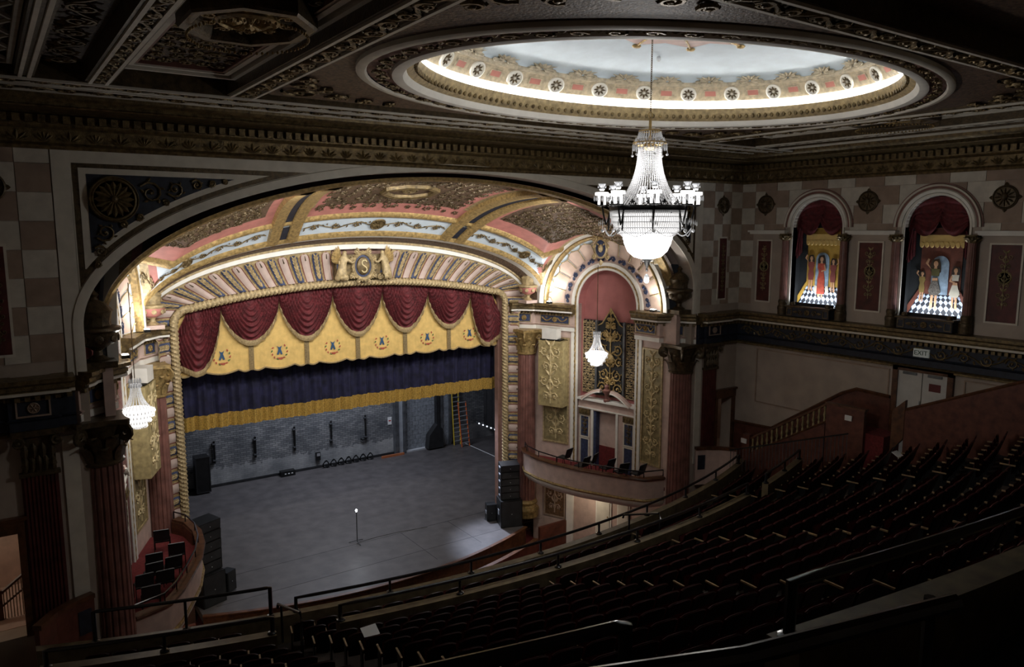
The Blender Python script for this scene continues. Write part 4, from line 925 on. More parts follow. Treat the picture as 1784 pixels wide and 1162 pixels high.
# fluted border
def resample(pts, n):
    L = [0]
    for a, b_ in zip(pts, pts[1:]): L.append(L[-1] + hypot(b_[0] - a[0], b_[1] - a[1]))
    out = []
    for k in range(n + 1):
        t = L[-1] * k / n; i = 0
        while i < len(L) - 2 and L[i + 1] < t: i += 1
        q = (t - L[i]) / max(1e-9, L[i + 1] - L[i]); out.append((lerp(pts[i][0], pts[i + 1][0], q), lerp(pts[i][1], pts[i + 1][1], q)))
    return out
SUB = 6
ip = [p for p in rope_path(130, 160, 0.17) if p[0] >= 0 and p[1] > 10.45]; op = [(8.3, 10.45), (8.62, 10.9)] + [(8.72 * cos(pi / 2 * k / 40), 11.15 + 2.65 * sin(pi / 2 * k / 40)) for k in range(41)]
NT = 22; Itop = resample(ip, NT * SUB); Otop = resample(op, NT * SUB)
Is = [(7.83, 0.3 + 10.15 * k / (20 * SUB)) for k in range(20 * SUB + 1)]; Os = [(8.3, z) for _, z in Is]
blush = mat('blush_flute', (0.5, 0.39, 0.34), 0.6, var=0.08); edge = mat('maroon_edge', (0.2, 0.07, 0.05), 0.6, var=0.2)
for sg in (1, -1):
    for Il, Ol, N in ((Is, Os, 20), (Itop, Otop, NT)):
        for k in range(N):
            I0 = Il[k * SUB:(k + 1) * SUB + 1]; O0 = Ol[k * SUB:(k + 1) * SUB + 1]
            if Il is Itop and I0[3][0] < 1.3: continue
            def pos(c_, r_, h):
                i = c_ * SUB; i0 = min(int(i), SUB - 1); q = i - i0
                a = (lerp(I0[i0][0], I0[i0 + 1][0], q), lerp(I0[i0][1], I0[i0 + 1][1], q)); d = (lerp(O0[i0][0], O0[i0 + 1][0], q), lerp(O0[i0][1], O0[i0 + 1][1], q))
                return (lerp(a[0], d[0], r_) * sg, YI - 0.06 - 0.36 * (1 - cos(r_ * pi / 2)) - h, lerp(a[1], d[1], r_))
            def shape(r_, m_):
                return m_ * (1 if r_ < 0.82 else sqrt(max(0.0, 1 - ((r_ - 0.82) / 0.16) ** 2)) if r_ < 0.98 else 0.0)
            b = MB(); b.grid(lambda i, j: pos(i, j, 0.0), 4, 8); b.m(1)
            b.grid(lambda i, j: pos(0.5 + (i - 0.5) * shape(j * 0.98, 0.9), j * 0.98, 0.012), 4, 12); b.m(2)
            b.grid(lambda i, j: pos(0.5 + (i - 0.5) * shape(j * 0.95, 0.7), j * 0.95, 0.02 + 0.05 * sin(pi * i)), 6, 12)
            light_ = k % 2 == 0
            fl = obj('flute', b, [paleg, edge if light_ else gold, blush if light_ else blue], wall_stage)
            b = MB(); f = lambda u, v_, w_=0: pos(0.5 + u, v_, 0.07 + w_)
            if not light_:
                for q in range(7):
                    for hd in (-1, 1): leaf(b, f, 0, 0.06 + q * 0.12, pi / 2 - hd * 0.9, 0.3, 0.06, 0.03)
                b.tube([pos(0.5, 0.08 + 0.1 * q, 0.08) for q in range(9)], 0.03, 4)
            else:
                for q in range(4): leaf(b, f, 0, 0.72 + q * 0.04, pi / 2, 0.06, 0.08 - 0.012 * q, 0.03)
            obj('flute_ornament', b, paleg if not light_ else bronze, fl)

# ------------------------------------------------------------------ cartouche with the letter S and two winged figures
t = thing('cartouche', 'gilded oval cartouche with the letter S above the stage valance', 'cartouche', (0, YI - 0.5, 13.05))
f = lambda u, v_, w=0: (u, YI - 0.42 - w, 13.08 + v_)
b = MB(); b.mbox(lambda u, v_, w=0: f(u, v_, w), -1.22, 1.22, -0.55, 0.5, -0.3, 0.0); obj('ground', b, dgold, t, False)
for s_ in (-1, 1): b = MB(); b.prism([(s_ * 0.78, -0.3), (s_ * 1.18, -0.3), (s_ * 1.18, 0.12), (s_ * 0.98, 0.02)], f, 0.0, 0.02); obj('blue_corner', b, blue, t, False)
b = MB(); b.lathe([(0.62, 0), (0.62, 0.1), (0.55, 0.16), (0.47, 0.1), (0.45, 0.02)], 28, mp=lambda x, y, z: f(x * 0.85, y * 1.05, z))
for k in range(24): a = 2 * pi * k / 24; leaf(b, f, 0.46 * cos(a), 0.57 * sin(a), a + 0.5, 0.13, 0.05, 0.06, 0.12)
for s_ in (-1, 1):
    for uu, vv, r in ((0.3, 0.62, 0.13), (0.55, 0.3, 0.1), (0.55, -0.4, 0.12), (0.25, -0.62, 0.1), (0.8, -0.5, 0.12), (1.15, -0.45, 0.12)): spiral(b, f, s_ * uu, vv, r, pi / 2, 1.4, 0.045, 0.06, 10, s_)
    for k in range(6): leaf(b, f, s_ * (0.45 + 0.16 * k), -0.55, pi / 2 + s_ * (0.5 - 0.1 * k), 0.2, 0.06, 0.08, 0.05)
obj('frame', b, paleg, t)
b = MB(); b.lathe([(0.46, 0.02), (0.42, 0.03), (0.001, 0.03)], 28, mp=lambda x, y, z: f(x * 0.85, y * 1.05, z)); obj('blue_ring', b, blue, t)
b = MB(); b.lathe([(0.36, 0.03), (0.33, 0.1), (0.2, 0.15), (0.001, 0.16)], 24, mp=lambda x, y, z: f(x * 0.85, y * 1.1, z)); obj('shield', b, dgold, t)
b = MB(); S = [(0.1, 0.16), (0.04, 0.22), (-0.05, 0.21), (-0.1, 0.13), (-0.07, 0.05), (0.0, 0.0), (0.08, -0.06), (0.1, -0.14), (0.05, -0.22), (-0.04, -0.23), (-0.11, -0.16)]
b.tube([f(u * 1.15, v_ * 1.15, 0.17) for u, v_ in S], 0.03, 6); obj('letter_s', b, mat('bright_gold', (0.72, 0.6, 0.34), 0.4, 0.2), t)
def skin_mesh(name, joints, edges, radii, m_, parent, sub=1):
    me = bpy.data.meshes.new(name); off = base_loc(parent); me.from_pydata([tuple(Vector(j) - off) for j in joints], edges, [])
    o = bpy.data.objects.new(name, me); COL.objects.link(o); o.parent = parent
    o.modifiers.new('skin', 'SKIN'); 
    for i, r in enumerate(radii): me.skin_vertices[0].data[i].radius = (r, r)
    me.skin_vertices[0].data[0].use_root = True
    s_ = o.modifiers.new('sub', 'SUBSURF'); s_.levels = sub; s_.render_levels = sub
    dg = bpy.context.evaluated_depsgraph_get(); dg.update(); m2 = bpy.data.meshes.new_from_object(o.evaluated_get(dg)); o.modifiers.clear(); o.data = m2
    m2.materials.clear(); m2.materials.append(m_); m2.shade_smooth(); return o
for s_, lab in ((-1, 'on the side of the tall black case'), (1, 'on the side of the ladder')):
    t = thing('winged_figure', 'gilded kneeling winged figure holding the S cartouche, ' + lab, 'sculpture', (0.95 * s_, YI - 0.5, 12.5), 0, 'winged figures')
    F = lambda u, v_, w=0.12: f(s_ * (0.98 + (u - 0.98) * 1.25), v_ * 1.28 + 0.04, w)
    J = [F(1.0, -0.15), F(0.98, 0.08), F(0.94, 0.26), F(0.9, 0.37), F(0.87, 0.5, 0.16), F(0.8, 0.2, 0.2), F(0.66, 0.08, 0.24), F(0.56, 0.16, 0.24), F(1.06, 0.18, 0.1), F(1.1, 0.02, 0.16), F(1.0, -0.32, 0.2), F(1.02, -0.5, 0.16), F(1.12, -0.35, 0.1), F(1.2, -0.52, 0.08)]
    skin_mesh('body', J, [(0, 1), (1, 2), (2, 3), (3, 4), (2, 5), (5, 6), (6, 7), (2, 8), (8, 9), (0, 10), (10, 11), (0, 12), (12, 13)], [0.17, 0.15, 0.14, 0.07, 0.13, 0.075, 0.06, 0.05, 0.07, 0.055, 0.17, 0.16, 0.16, 0.14], paleg, t)
    b = MB()
    for k in range(9): leaf(b, lambda u, v_, w=0: F(u, v_, 0.05 + w), 1.02, 0.12, pi / 2 - (0.15 + 0.17 * k), 0.56 - 0.03 * k, 0.075, 0.08)
    obj('wing', b, gold, t)
# ------------------------------------------------------------------ stage house
ORD = 'first second third fourth fifth sixth seventh eighth ninth tenth eleventh twelfth thirteenth'.split()
YB = 43.9
q = MB(); front = [(x, 27.3 + 0.028 * x * x) for x in [-7.6 + 0.4 * k for k in range(39)]]
poly = [(-13.5, YB + 0.3), (-13.5, 31.3), (-7.6, 31.0)] + front + [(7.6, 31.0), (20, 31.3), (20, YB + 0.3)]
q.prism(poly, lambda u, v, w: (u, v, w), -0.3, 0.0); struct('floor_stage', q, stagem)
q = MB(); q.sweep(front, [(-0.02, -1.3), (0.02, -1.3), (0.02, 0.0), (-0.02, 0.0)], -1); q.sweep(front, [(-0.05, 0.0), (0.12, 0.0), (0.12, 0.05), (-0.05, 0.05)], -1); struct('trim_6', q, wood, False, 'dark wooden edge along the curved stage front')
pit = [(x, y - 0.9) for x, y in front]
q = MB(); q.sweep(pit, [(-0.06, -1.3), (0.06, -1.3), (0.06, -0.35), (-0.06, -0.35)], -1); q.m(1).sweep(pit, [(-0.1, -0.35), (0.12, -0.35), (0.12, -0.27), (-0.1, -0.27)], -1)
for sg in (1, -1): q.m(0).box(min(8.0 * sg, 9.9 * sg), max(8.0 * sg, 9.9 * sg), 28.25, 28.4, -1.3, 0.1)
o = obj('pit_rail', q, [wainr, wood], None, False, loc=(0, 26.4, -1.3)); tag(o, 'low reddish wooden wall around the orchestra pit in front of the stage', 'wall')
q = MB(); q.box(-13.5, 16, YB, YB + 0.3, -0.3, 18); ws = struct('wall_stage_back', q, brickm)
# whitewashed dado band left of the concrete block infill is in the brick paint; infill laid block by block
fr = Frame((0, YB), (1, YB), 1)
for r_ in range(14):
    for c_ in range(6):
        u0 = 8.5 + c_ * 0.42 - (0.21 if r_ % 2 else 0); u1 = min(u0 + 0.41, 10.8); u0 = max(u0, 8.5)
        if u1 - u0 < 0.08: continue
        z0 = 0.12 + r_ * 0.31; b = MB(); b.mbox(fr, u0, u1 - 0.012, z0, z0 + 0.298, 0, 0.05 + 0.01 * random.random()); obj('concrete_block', b, cmu, ws, False)
b = MB(); b.mbox(fr, 8.5, 11.0, 0, 0.1, 0, 0.35); obj('concrete_kerb', b, mat('pale_concrete', (0.42, 0.43, 0.44), 0.8, var=0.15), ws, False)
for u0, u1, m_, w1 in ((7.72, 7.98, steel, 0.35), (8.0, 8.28, mat('grey_paint', (0.3, 0.32, 0.34), 0.6), 0.3), (8.3, 8.46, steel, 0.4), (10.8, 11.05, blackm, 0.35), (11.1, 11.3, steel, 0.3), (11.32, 11.75, cmu, 0.22), (11.75, 11.95, steel, 0.35)):
    b = MB(); b.mbox(fr, u0, u1, 0, 11, 0, w1); obj('steel_stanchion', b, m_, ws, False)
b = MB(); b.mbox(fr, -13, 8.3, 0, 0.14, 0, 0.12); obj('skirting', b, blackm, ws, False)
b = MB(); b.mbox(fr, 7.35, 7.62, 2.0, 2.5, 0, 0.03); b.m(1).mbox(fr, 7.4, 7.57, 2.22, 2.3, 0.03, 0.034); o = obj('wall_notice', b, [paperw, mat('red_ink', (0.4, 0.05, 0.04))], None, False, loc=(7.5, YB - 0.02, 2.0)); tag(o, 'white safety notice with a red stripe on the brick back wall', 'sign')
for i, (u, z0, z1) in enumerate(((-3.5, 1.4, 2.7), (-1.2, 1.35, 2.6), (1.15, 1.4, 2.85), (3.46, 1.45, 2.85), (5.75, 1.3, 2.9))):
    t = thing('wall_pipe', ('short black pipe with a valve on the back wall near the tall case', 'black upright pipe on the brick back wall above the small open case', 'black upright pipe on the brick back wall left of the junction box', 'black upright pipe on the brick back wall right of the junction box', 'black pipe with a hooked foot on the brick back wall beside the notice')[i], 'pipe', (u, YB - 0.1, z0), 0, 'pipes on the back wall')
    b = MB(); b.tube([fr(u, z0, 0.1), fr(u, z1, 0.1)], 0.06, 8); obj('pipe', b, black, t)
    for zz in (z0 + 0.15, z1 - 0.2):
        b = MB(); b.mbox(fr, u - 0.1, u + 0.1, zz, zz + 0.08, 0, 0.18); obj('bracket', b, steel, t, False)
    if i in (0, 4): b = MB(); b.tube([fr(u, z0 + 0.05, 0.1), fr(u - 0.25, z0, 0.12), fr(u - 0.35, z0 + 0.12, 0.12)], 0.05, 6); obj('elbow', b, black, t)
t = thing('junction_box', 'small grey junction box on the brick back wall above the cable coils', 'box', (2.56, YB - 0.1, 0.5)); b = MB(); b.mbox(fr, 2.42, 2.7, 0.5, 1.0, 0.01, 0.18); obj('case', b, black, t, False); b = MB(); b.mbox(fr, 2.46, 2.66, 0.78, 0.96, 0.18, 0.2); obj('cover', b, alu, t, False)
t = thing('small_case', 'small open black case with white labels at the foot of the brick wall', 'case', (0.5, YB - 0.5, 0)); b = MB(); b.box(0.1, 0.95, YB - 0.6, YB - 0.2, 0, 0.32); obj('shell', b, black, t, False)
for k in range(3): b = MB(); b.box(0.3 + 0.2 * k, 0.4 + 0.2 * k, YB - 0.61, YB - 0.6, 0.14, 0.2); obj('label_plate', b, paperw, t, False)
for k in range(7):
    cx = 2.95 + 0.49 * k; b = MB()
    for j in range(3): b.tube([(cx + (0.2 - 0.02 * j) * cos(a), YB - 0.35 + 0.08 * sin(a * 2), 0.22 + 0.2 * sin(a) + 0.02 * j) for a in [2 * pi * i / 14 for i in range(14)]], 0.035, 5, closed=True)
    o = obj('cable_coil', b, black, None, loc=(cx, YB - 0.35, 0)); tag(o, f'{ORD[k]} coil of black cable from the small open case along the back wall', 'cable', 'cable coils along the back wall')
b = MB(); b.box(6.6, 8.2, YB - 0.62, YB - 0.52, 0.0, 0.14); o = obj('plank', b, mat('orange_plank', (0.4, 0.13, 0.05), 0.6), None, False, loc=(7.4, YB - 0.57, 0)); tag(o, 'reddish plank on the stage floor below the wall notice', 'plank')
t = thing('tall_case', 'tall black case standing against the brick back wall', 'case', (-4.35, YB - 0.6, 0)); b = MB(); b.box(-4.72, -3.98, YB - 0.95, YB - 0.25, 0.08, 2.1); obj('cabinet', b, black, t, False)
b = MB(); frame_rect(b, Frame((0, YB - 0.95), (1, YB - 0.95), 1), -4.74, -3.96, 0.08, 2.12, 0.05, -0.02, 0.02); obj('edge_frame', b, blackm, t, False)
for cx in (-4.65, -4.05): b = MB(); b.ell((cx, YB - 0.6, 0.04), 0.05, 0.05, 0.045, 8, 5); obj('caster', b, blackm, t)
b = MB(); b.prism([(9.9, 0.1), (11.05, 0.1), (11.0, 1.35), (10.6, 1.7), (10.0, 1.0)], fr, 0.3, 0.8, back=True); o = obj('draped_bundle', b, blackm, None, loc=(10.5, YB - 0.5, 0.1)); tag(o, 'slumped black cloth bundle leaning against the concrete block infill', 'bundle')
# ladders
def ladder(name, label, x, y, z0, h, wd, m_, lean):
    t = thing(name, label, 'ladder', (x, y, z0))
    for s_ in (-1, 1):
        b = MB(); b.tube([(x + s_ * wd / 2, y, z0), (x + s_ * wd / 2, y + lean, z0 + h)], 0.05, 4); obj('rail', b, m_, t, False)
    for k in range(int(h / 0.3)):
        z = 0.25 + k * 0.3; b = MB(); b.box(x - wd / 2, x + wd / 2, y + lean * z / h - 0.06, y + lean * z / h + 0.04, z0 + z, z0 + z + 0.035); obj('rung', b, alu, t, False)
    return t
ladder('step_ladder', 'orange step ladder leaning in the stage corner', 12.5, 42.6, 0.0, 3.0, 0.6, orange, 0.5)
ladder('extension_ladder', 'tall yellow extension ladder behind the orange step ladder', 12.25, 43.3, 0.0, 5.2, 0.5, yellow2, 0.4)
# black drapes and pipe with lamps in the wing
t = thing('wing_drape', 'black masking drape hanging in the wing beyond the ladders', 'curtain', (14.4, 41, 0)); b = MB()
b.grid(lambda i, j: (14.6 + 0.12 * sin(i * 60), lerp(43.6, 36.5, i), lerp(0.9, 9, j)), 120, 2); obj('cloth', b, blackm, t)
t = thing('lamp_bar', 'long bar of small white lamps in the wing', 'light', (13.9, 40.5, 1.0)); b = MB(); b.tube([(13.6, 43.0, 1.45), (14.0, 37.0, 1.3)], 0.05, 6); obj('bar', b, steel, t)
for k in range(12):
    b = MB(); b.ell((13.58 + 0.03 * k, 42.6 - 0.45 * k, 1.43 - 0.011 * k), 0.07, 0.07, 0.05, 6, 4); obj('lamp', b, mat('cold_lamp', (1, 1, 1), emit=(0.8, 0.88, 1), estr=1.6), t)
b = MB(); b.box(12.8, 12.86, 37.2, 43.2, 0.0, 0.012); o = obj('floor_tape', b, paperw, None, False, loc=(12.83, 40, 0)); tag(o, 'white tape line on the floor of the wing', 'tape')
q = MB(); q.box(16, 16.3, 31, 44, -0.3, 18); q.box(-13.8, -13.5, 31, 44, -0.3, 18); struct('wall_stage_sides', q, blackm)
q = MB(); q.box(-14, 17, 31, 45, 18, 18.2); struct('ceiling_stage', q, blackm)
# joints in the stage covering
b = MB()
for y in (29.4, 31.8): b.box(-7, 9, y, y + 0.02, 0.0, 0.004)
for x, y0 in ((2.2, 28.2), (4.8, 28.6)): b.box(x, x + 0.02, y0, 31.8, 0.0, 0.004)
o = obj('floor_seam', b, blackm, bpy.data.objects['floor_stage'], False)
# ghost light
t = thing('ghost_light', 'single bare bulb on a thin stand at the middle of the empty stage', 'lamp', (0.0, 31.95, 0))
b = MB(); b.tube([(0, 31.95, 0.05), (0, 31.95, 1.5)], 0.02, 6); obj('pole', b, black, t)
for k in range(3):
    a = 2 * pi * k / 3 + 0.5; b = MB(); b.tube([(0, 31.95, 0.12), (0.4 * cos(a), 31.95 + 0.4 * sin(a), 0.02)], 0.02, 5); obj('leg', b, steel, t)
b = MB(); b.ell((0, 31.95, 1.58), 0.045, 0.045, 0.07, 10, 6); obj('bulb', b, mat('bulb', (1, 1, 1), emit=(0.9, 0.95, 1), estr=30), t)
b = MB(); b.tube([(0.05, 31.9, 0.01), (1.0, 32.0, 0.01), (2.2, 31.95, 0.01), (3.6, 31.7, 0.01)], 0.012, 4); obj('cable', b, black, t)
light('ghost_bulb', 'POINT', (0, 31.95, 1.75), 12, (0.9, 0.95, 1), None, 0.08)
# loudspeakers
def speaker_box(t, name, x, y, z0, w, d, h, rz, grille=True, tilt=0.0):
    M_ = Matrix.Translation((x, y, z0)) @ Matrix.Rotation(rz, 4, 'Z') @ Matrix.Rotation(tilt, 4, 'X'); mp = lambda u, v, ww=0: tuple(M_ @ Vector((u, -ww, v)))
    b = MB(); b.mbox(mp, -w / 2, w / 2, 0, h, -d / 2, d / 2); o = obj(name, b, black, t, False)
    if grille: b = MB(); b.mbox(mp, -w / 2 + 0.04, w / 2 - 0.04, 0.03, h - 0.03, d / 2, d / 2 + 0.015); obj('grille', b, blackm, o, False)
    b = MB(); b.mbox(mp, -w / 2 - 0.012, -w / 2, h * 0.4, h * 0.6, -0.12, 0.12); b.m(0).ell((0.0, h * 0.5, d / 2 + 0.03), 0.02, 0.02, 0.01, 6, 4, mp=mp); obj('badge', b, alu, o)
    return o
t = thing('speaker_stack', 'black speaker tower on a subwoofer at the ladder end of the stage front', 'speaker', (7.2, 29.75, 0))
speaker_box(t, 'subwoofer', 7.2, 29.75, 0.0, 1.1, 0.95, 1.35, R(-20))
for k in range(5): speaker_box(t, 'array_cabinet', 7.2, 29.8, 1.36 + 0.36 * k, 0.95, 0.6, 0.35, R(-20), True, 0.03 * k)
t = thing('speaker_stack', 'long black speaker tower lying beside the box with eight chairs', 'speaker', (-7.15, 30.1, 0))
speaker_box(t, 'subwoofer', -7.15, 30.05, 0.0, 1.0, 1.0, 1.3, R(20))
for k in range(5): speaker_box(t, 'array_cabinet', -7.15, 30.1, 1.31 + 0.42 * k, 1.0, 0.7, 0.4, R(25), True, 0.02 * k)
for x, y, lab in ((6.75, 30.75, 'small upright black monitor speaker beside the tower at the ladder end'), (-6.25, 30.6, 'small black monitor speaker beside the tower near the box with eight chairs')):
    t = thing('monitor_speaker', lab, 'speaker', (x, y, 0)); speaker_box(t, 'cabinet', x, y, 0.0, 0.5, 0.45, 0.85, R(-20 if x > 0 else 35), True, 0.0)
    b = MB(); b.box(x - 0.27, x + 0.27, y - 0.25, y + 0.25, -0.0, 0.012); obj('rubber_pad', b, blackm, t, False)

# ------------------------------------------------------------------ draperies
def top_z(x): return rope_z(x) - 0.05 if abs(x) < 7.06 else lerp(11.5, 10.6, min(1, (abs(x) - 7.06) / 0.45))
val = thing('valance', 'yellow satin valance with maroon velvet swags and braid trim', 'valance', (0, YI + 0.3, 8.9))
PK = [-5.85, -3.51, -1.17, 1.17, 3.51, 5.85]; SEAM = [-7.6, -4.68, -2.34, 0, 2.34, 4.68, 7.6]
YV = YI + 0.38
def val_bot(x):
    for a, b_ in zip(SEAM, SEAM[1:]):
        if a <= x <= b_:
            t = (x - a) / (b_ - a)
            if b_ - a > 2.6: t = (t * (b_ - a) / 2.34 + (0 if a > 0 else 2.34 / 2.34 - (b_ - a) / 2.34)); t = t % 1.0
            if 0.22 < t < 0.78: return 8.98 - 0.13 * sin(pi * (t - 0.22) / 0.56)
            e = t / 0.22 if t <= 0.22 else (1 - t) / 0.22
            return 8.96 - 0.09 * sin(pi * e)
    return 9.0
def pleat(x): return 0.003 * sin(x * 40)
for a, b_ in zip(SEAM, SEAM[1:]):
    q = MB(); q.grid(lambda i, j: (lerp(a, b_, i), YV + pleat(lerp(a, b_, i)), lerp(val_bot(lerp(a + 1e-4, b_ - 1e-4, i)), top_z(lerp(a, b_, i)) + 0.3, j)), 60, 6); pn = obj('satin_panel', q, yel, val)
    q = MB(); q.tube([(x, YV - 0.02, val_bot(x)) for x in [lerp(a + 1e-4, b_ - 1e-4, k / 60) for k in range(61)]], 0.035, 5); obj('braid', q, trimg, pn)
for x in SEAM[1:-1]:
    q = MB(); q.box(x - 0.1, x + 0.1, YV - 0.05, YV - 0.02, 8.93, 10.2)
    for k in range(5): q.tube([(x - 0.08 + 0.04 * k, YV - 0.06, 8.9), (x - 0.08 + 0.04 * k, YV - 0.06, 10.1)], 0.012, 4)
    obj('tassel_band', q, trimg, val)
def drape(x0, x1, zt, zb, cx, m_parent, tail=0.0):
    """a swag hung from two points with rolled folds; tail skews it into a jabot"""
    def shape(i, j):
        x = lerp(x0, x1, i); s_ = 2 * i - 1
        lo = zb(i); hi = zt(x)
        z = lerp(hi, lo, j)
        rho = sqrt((s_ / 0.78) ** 2 + (j * 1.05 - 0.04) ** 2)
        fold = 0.05 * sin(rho * 50) * min(1, rho * 3) * (1.0 if j > 0.06 else j / 0.06)
        return (x, YV - 0.14 - 0.22 * sin(pi * min(1, j * 1.02)) * (1 - 0.6 * s_ * s_) - fold, z)
    q = MB(); q.grid(shape, 56, 80); o = obj('swag', q, velvet, m_parent)
    q = MB(); pts = [shape(k / 40, 1.0) for k in range(41)]; pts = [(p[0], p[1] - 0.02, p[2]) for p in pts]
    q.rings([[(p[0], p[1], p[2] + 0.03), (p[0], p[1] - 0.04, p[2] - 0.08), (p[0], p[1], p[2] - 0.2), (p[0], p[1] + 0.03, p[2] - 0.08)] for p in pts], True, False, True); obj('braid', q, trimg, o)
for a, b_ in zip(PK, PK[1:]):
    ztop = min(rope_z(a), rope_z(b_)) - 0.55
    drape(a, b_, lambda x: rope_z(x) - 0.02, lambda i: lerp(rope_z(0.5 * (a + b_)) - 0.45, 10.12 - 0.0 * i, sin(pi * i) ** 0.62), 0, val)
for s_ in (-1, 1):
    drape(s_ * 5.85, s_ * 7.62, lambda x: top_z(x) + 0.02, lambda i: lerp(lerp(11.3, 9.6, i), 9.05 + 0.25 * abs(i - 0.6), sin(pi * min(1, i * 0.92)) ** 0.7), 0, val)
eb = mat('emblem_blue', (0.03, 0.08, 0.16), 0.7); er = mat('emblem_red', (0.4, 0.08, 0.05), 0.7); eg = mat('emblem_green', (0.1, 0.17, 0.05), 0.7)
for x in PK:
    f = lambda u, v_, w=0: (x + u, YV - 0.03 - w, 9.55 + v_); q = MB()
    q.prism([(-0.1, 0.26), (-0.03, 0.2), (0.03, 0.2), (0.1, 0.26), (0.05, 0.12), (0.12, -0.1), (0.05, -0.12), (0.0, 0.0), (-0.05, -0.12), (-0.12, -0.1), (-0.05, 0.12)], f, 0, 0.01); q.m(1)
    for k in range(14):
        a = 2 * pi * k / 14 + 0.2; q.m(1 if k % 3 else 2)
        if abs(a - pi / 2) > 0.5: leaf(q, f, 0.3 * cos(a), 0.02 + 0.3 * sin(a), a + 1.2, 0.12, 0.035, 0.01)
    for k in range(5): q.m(1); leaf(q, f, -0.1 + 0.05 * k, -0.32, pi / 2, 0.1, 0.03, 0.01)
    obj('emblem', q, [eb, er, eg], val)
ctn = thing('stage_curtain', 'raised navy velvet curtain with a gold fringe', 'curtain', (0, 32.1, 6.5))
hz = lambda x: 0.0
def cur_y(x): return 32.1 + 0.07 * sin(x * 9.0) + 0.05 * sin(x * 23 + 1) + 0.03 * sin(x * 3.1)
q = MB(); q.grid(lambda i, j: (lerp(-7.9, 7.9, i), cur_y(lerp(-7.9, 7.9, i)), lerp(7.0, 12.6, j)), 420, 3); obj('curtain_cloth', q, navyv, ctn)
random.seed(3); seams = [-7.9]
while seams[-1] < 7.9: seams.append(seams[-1] + random.uniform(0.9, 1.7))
def fr_y(x): return cur_y(x) - 0.1 - 0.015 * sin(x * 140)
for a, b_ in zip(seams, seams[1:]):
    q = MB(); b2 = min(b_, 7.9); k = 0.08 * random.random(); n_ = max(6, int((b2 - a) * 60))
    q.grid(lambda i, j: (lerp(a, b2, i), fr_y(lerp(a, b2, i)) - k * sin(pi * i), lerp(7.08, 6.48 + 0.02 * random.random(), j)), n_, 2); obj('fringe', q, fringem, ctn)

# ------------------------------------------------------------------ chandeliers
def beads(mb, pts, r, step):
    P = [Vector(p) for p in pts]; acc = 0
    for a, b_ in zip(P, P[1:]):
        L = (b_ - a).length; u = (b_ - a) / max(L, 1e-9); t = acc
        while t < L:
            c = a + u * t; mb.add([c + Vector((0, 0, r * 1.25)), c + Vector((r, 0, 0)), c + Vector((0, r, 0)), c + Vector((-r, 0, 0)), c + Vector((0, -r, 0)), c - Vector((0, 0, r * 1.25))],
                                  [(0, 1, 2), (0, 2, 3), (0, 3, 4), (0, 4, 1), (5, 2, 1), (5, 3, 2), (5, 4, 3), (5, 1, 4)]); t += step
        acc = t - L
def drop(mb, c, h, r):
    c = Vector(c); mb.add([c, c + Vector((r, 0, -h * 0.7)), c + Vector((0, r, -h * 0.7)), c + Vector((-r, 0, -h * 0.7)), c + Vector((0, -r, -h * 0.7)), c - Vector((0, 0, h))], [(0, 1, 2), (0, 2, 3), (0, 3, 4), (0, 4, 1), (5, 2, 1), (5, 3, 2), (5, 4, 3), (5, 1, 4)])
CX, CY = 0.0, 13.38
def pol(r, a, z): return (CX + r * cos(a), CY + r * sin(a), z)
t = thing('crystal_chandelier', 'huge crystal chandelier with lit bowl hanging from the oval dome', 'chandelier', (CX, CY, 13.9))
b = MB()
for k in range(44):
    z = 17.45 + k * 0.05
    b.tube([(CX + (0.02 * cos(a) if k % 2 else 0), CY + (0 if k % 2 else 0.02 * cos(a)), z + 0.035 * sin(a)) for a in [2 * pi * i / 8 for i in range(8)]], 0.009, 4, closed=True)
obj('chain', b, bronze, t)
b = MB(); b.tube([(CX + 0.06 * cos(a), CY, 17.38 + 0.06 * sin(a)) for a in [2 * pi * i / 12 for i in range(12)]], 0.015, 5, closed=True); b.tube([(CX, CY, 17.32), (CX, CY, 16.6)], 0.035, 8); b.lathe([(0.1, 16.55), (0.16, 16.6), (0.16, 16.68), (0.05, 16.72)], 16, (CX, CY, 0)); obj('stem', b, gold, t)
b = MB(); b.tube([pol(0.26, 2 * pi * k / 24, 17.0) for k in range(24)], 0.02, 5, closed=True); b.tube([pol(0.4, 2 * pi * k / 24, 16.72) for k in range(24)], 0.018, 5, closed=True)
for k in range(12):
    a = 2 * pi * k / 12; b.tube([pol(0.05, a, 16.7), pol(0.3, a, 16.66), pol(0.4, a, 16.78)], 0.012, 4)
obj('crown_frame', b, gold, t)
b = MB()
for k in range(28):
    a = 2 * pi * k / 28; 
    for rr, zz, h in ((0.26, 17.0, 0.16), (0.34, 16.86, 0.18), (0.4, 16.72, 0.2)): drop(b, pol(rr, a + rr, zz), h, 0.022)
    beads(b, [pol(0.26, a, 17.0), pol(0.3, a, 16.85), pol(0.4, a, 16.72)], 0.014, 0.04)
for k in range(6): a = 2 * pi * k / 6; b.ell(pol(0.43, a, 16.4), 0.035, 0.035, 0.035, 8, 5); b.tube([pol(0.43, a, 16.7), pol(0.43, a, 16.43)], 0.006, 3)
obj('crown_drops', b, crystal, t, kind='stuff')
for k in range(44):
    a = 2 * pi * k / 44; b = MB(); pts = []
    for i in range(17):
        s_ = i / 16; z = lerp(16.6, 14.98, s_); r = 0.27 + 0.05 * s_ + 0.5 * s_ ** 2.6; pts.append(pol(r, a, z))
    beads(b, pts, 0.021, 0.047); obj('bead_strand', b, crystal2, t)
b = MB(); b.lathe([(0.86, 14.83), (0.93, 14.86), (0.95, 14.93), (0.93, 14.99), (0.87, 15.0), (0.85, 14.9)], 48, (CX, CY, 0)); obj('dark_ring', b, black, t)
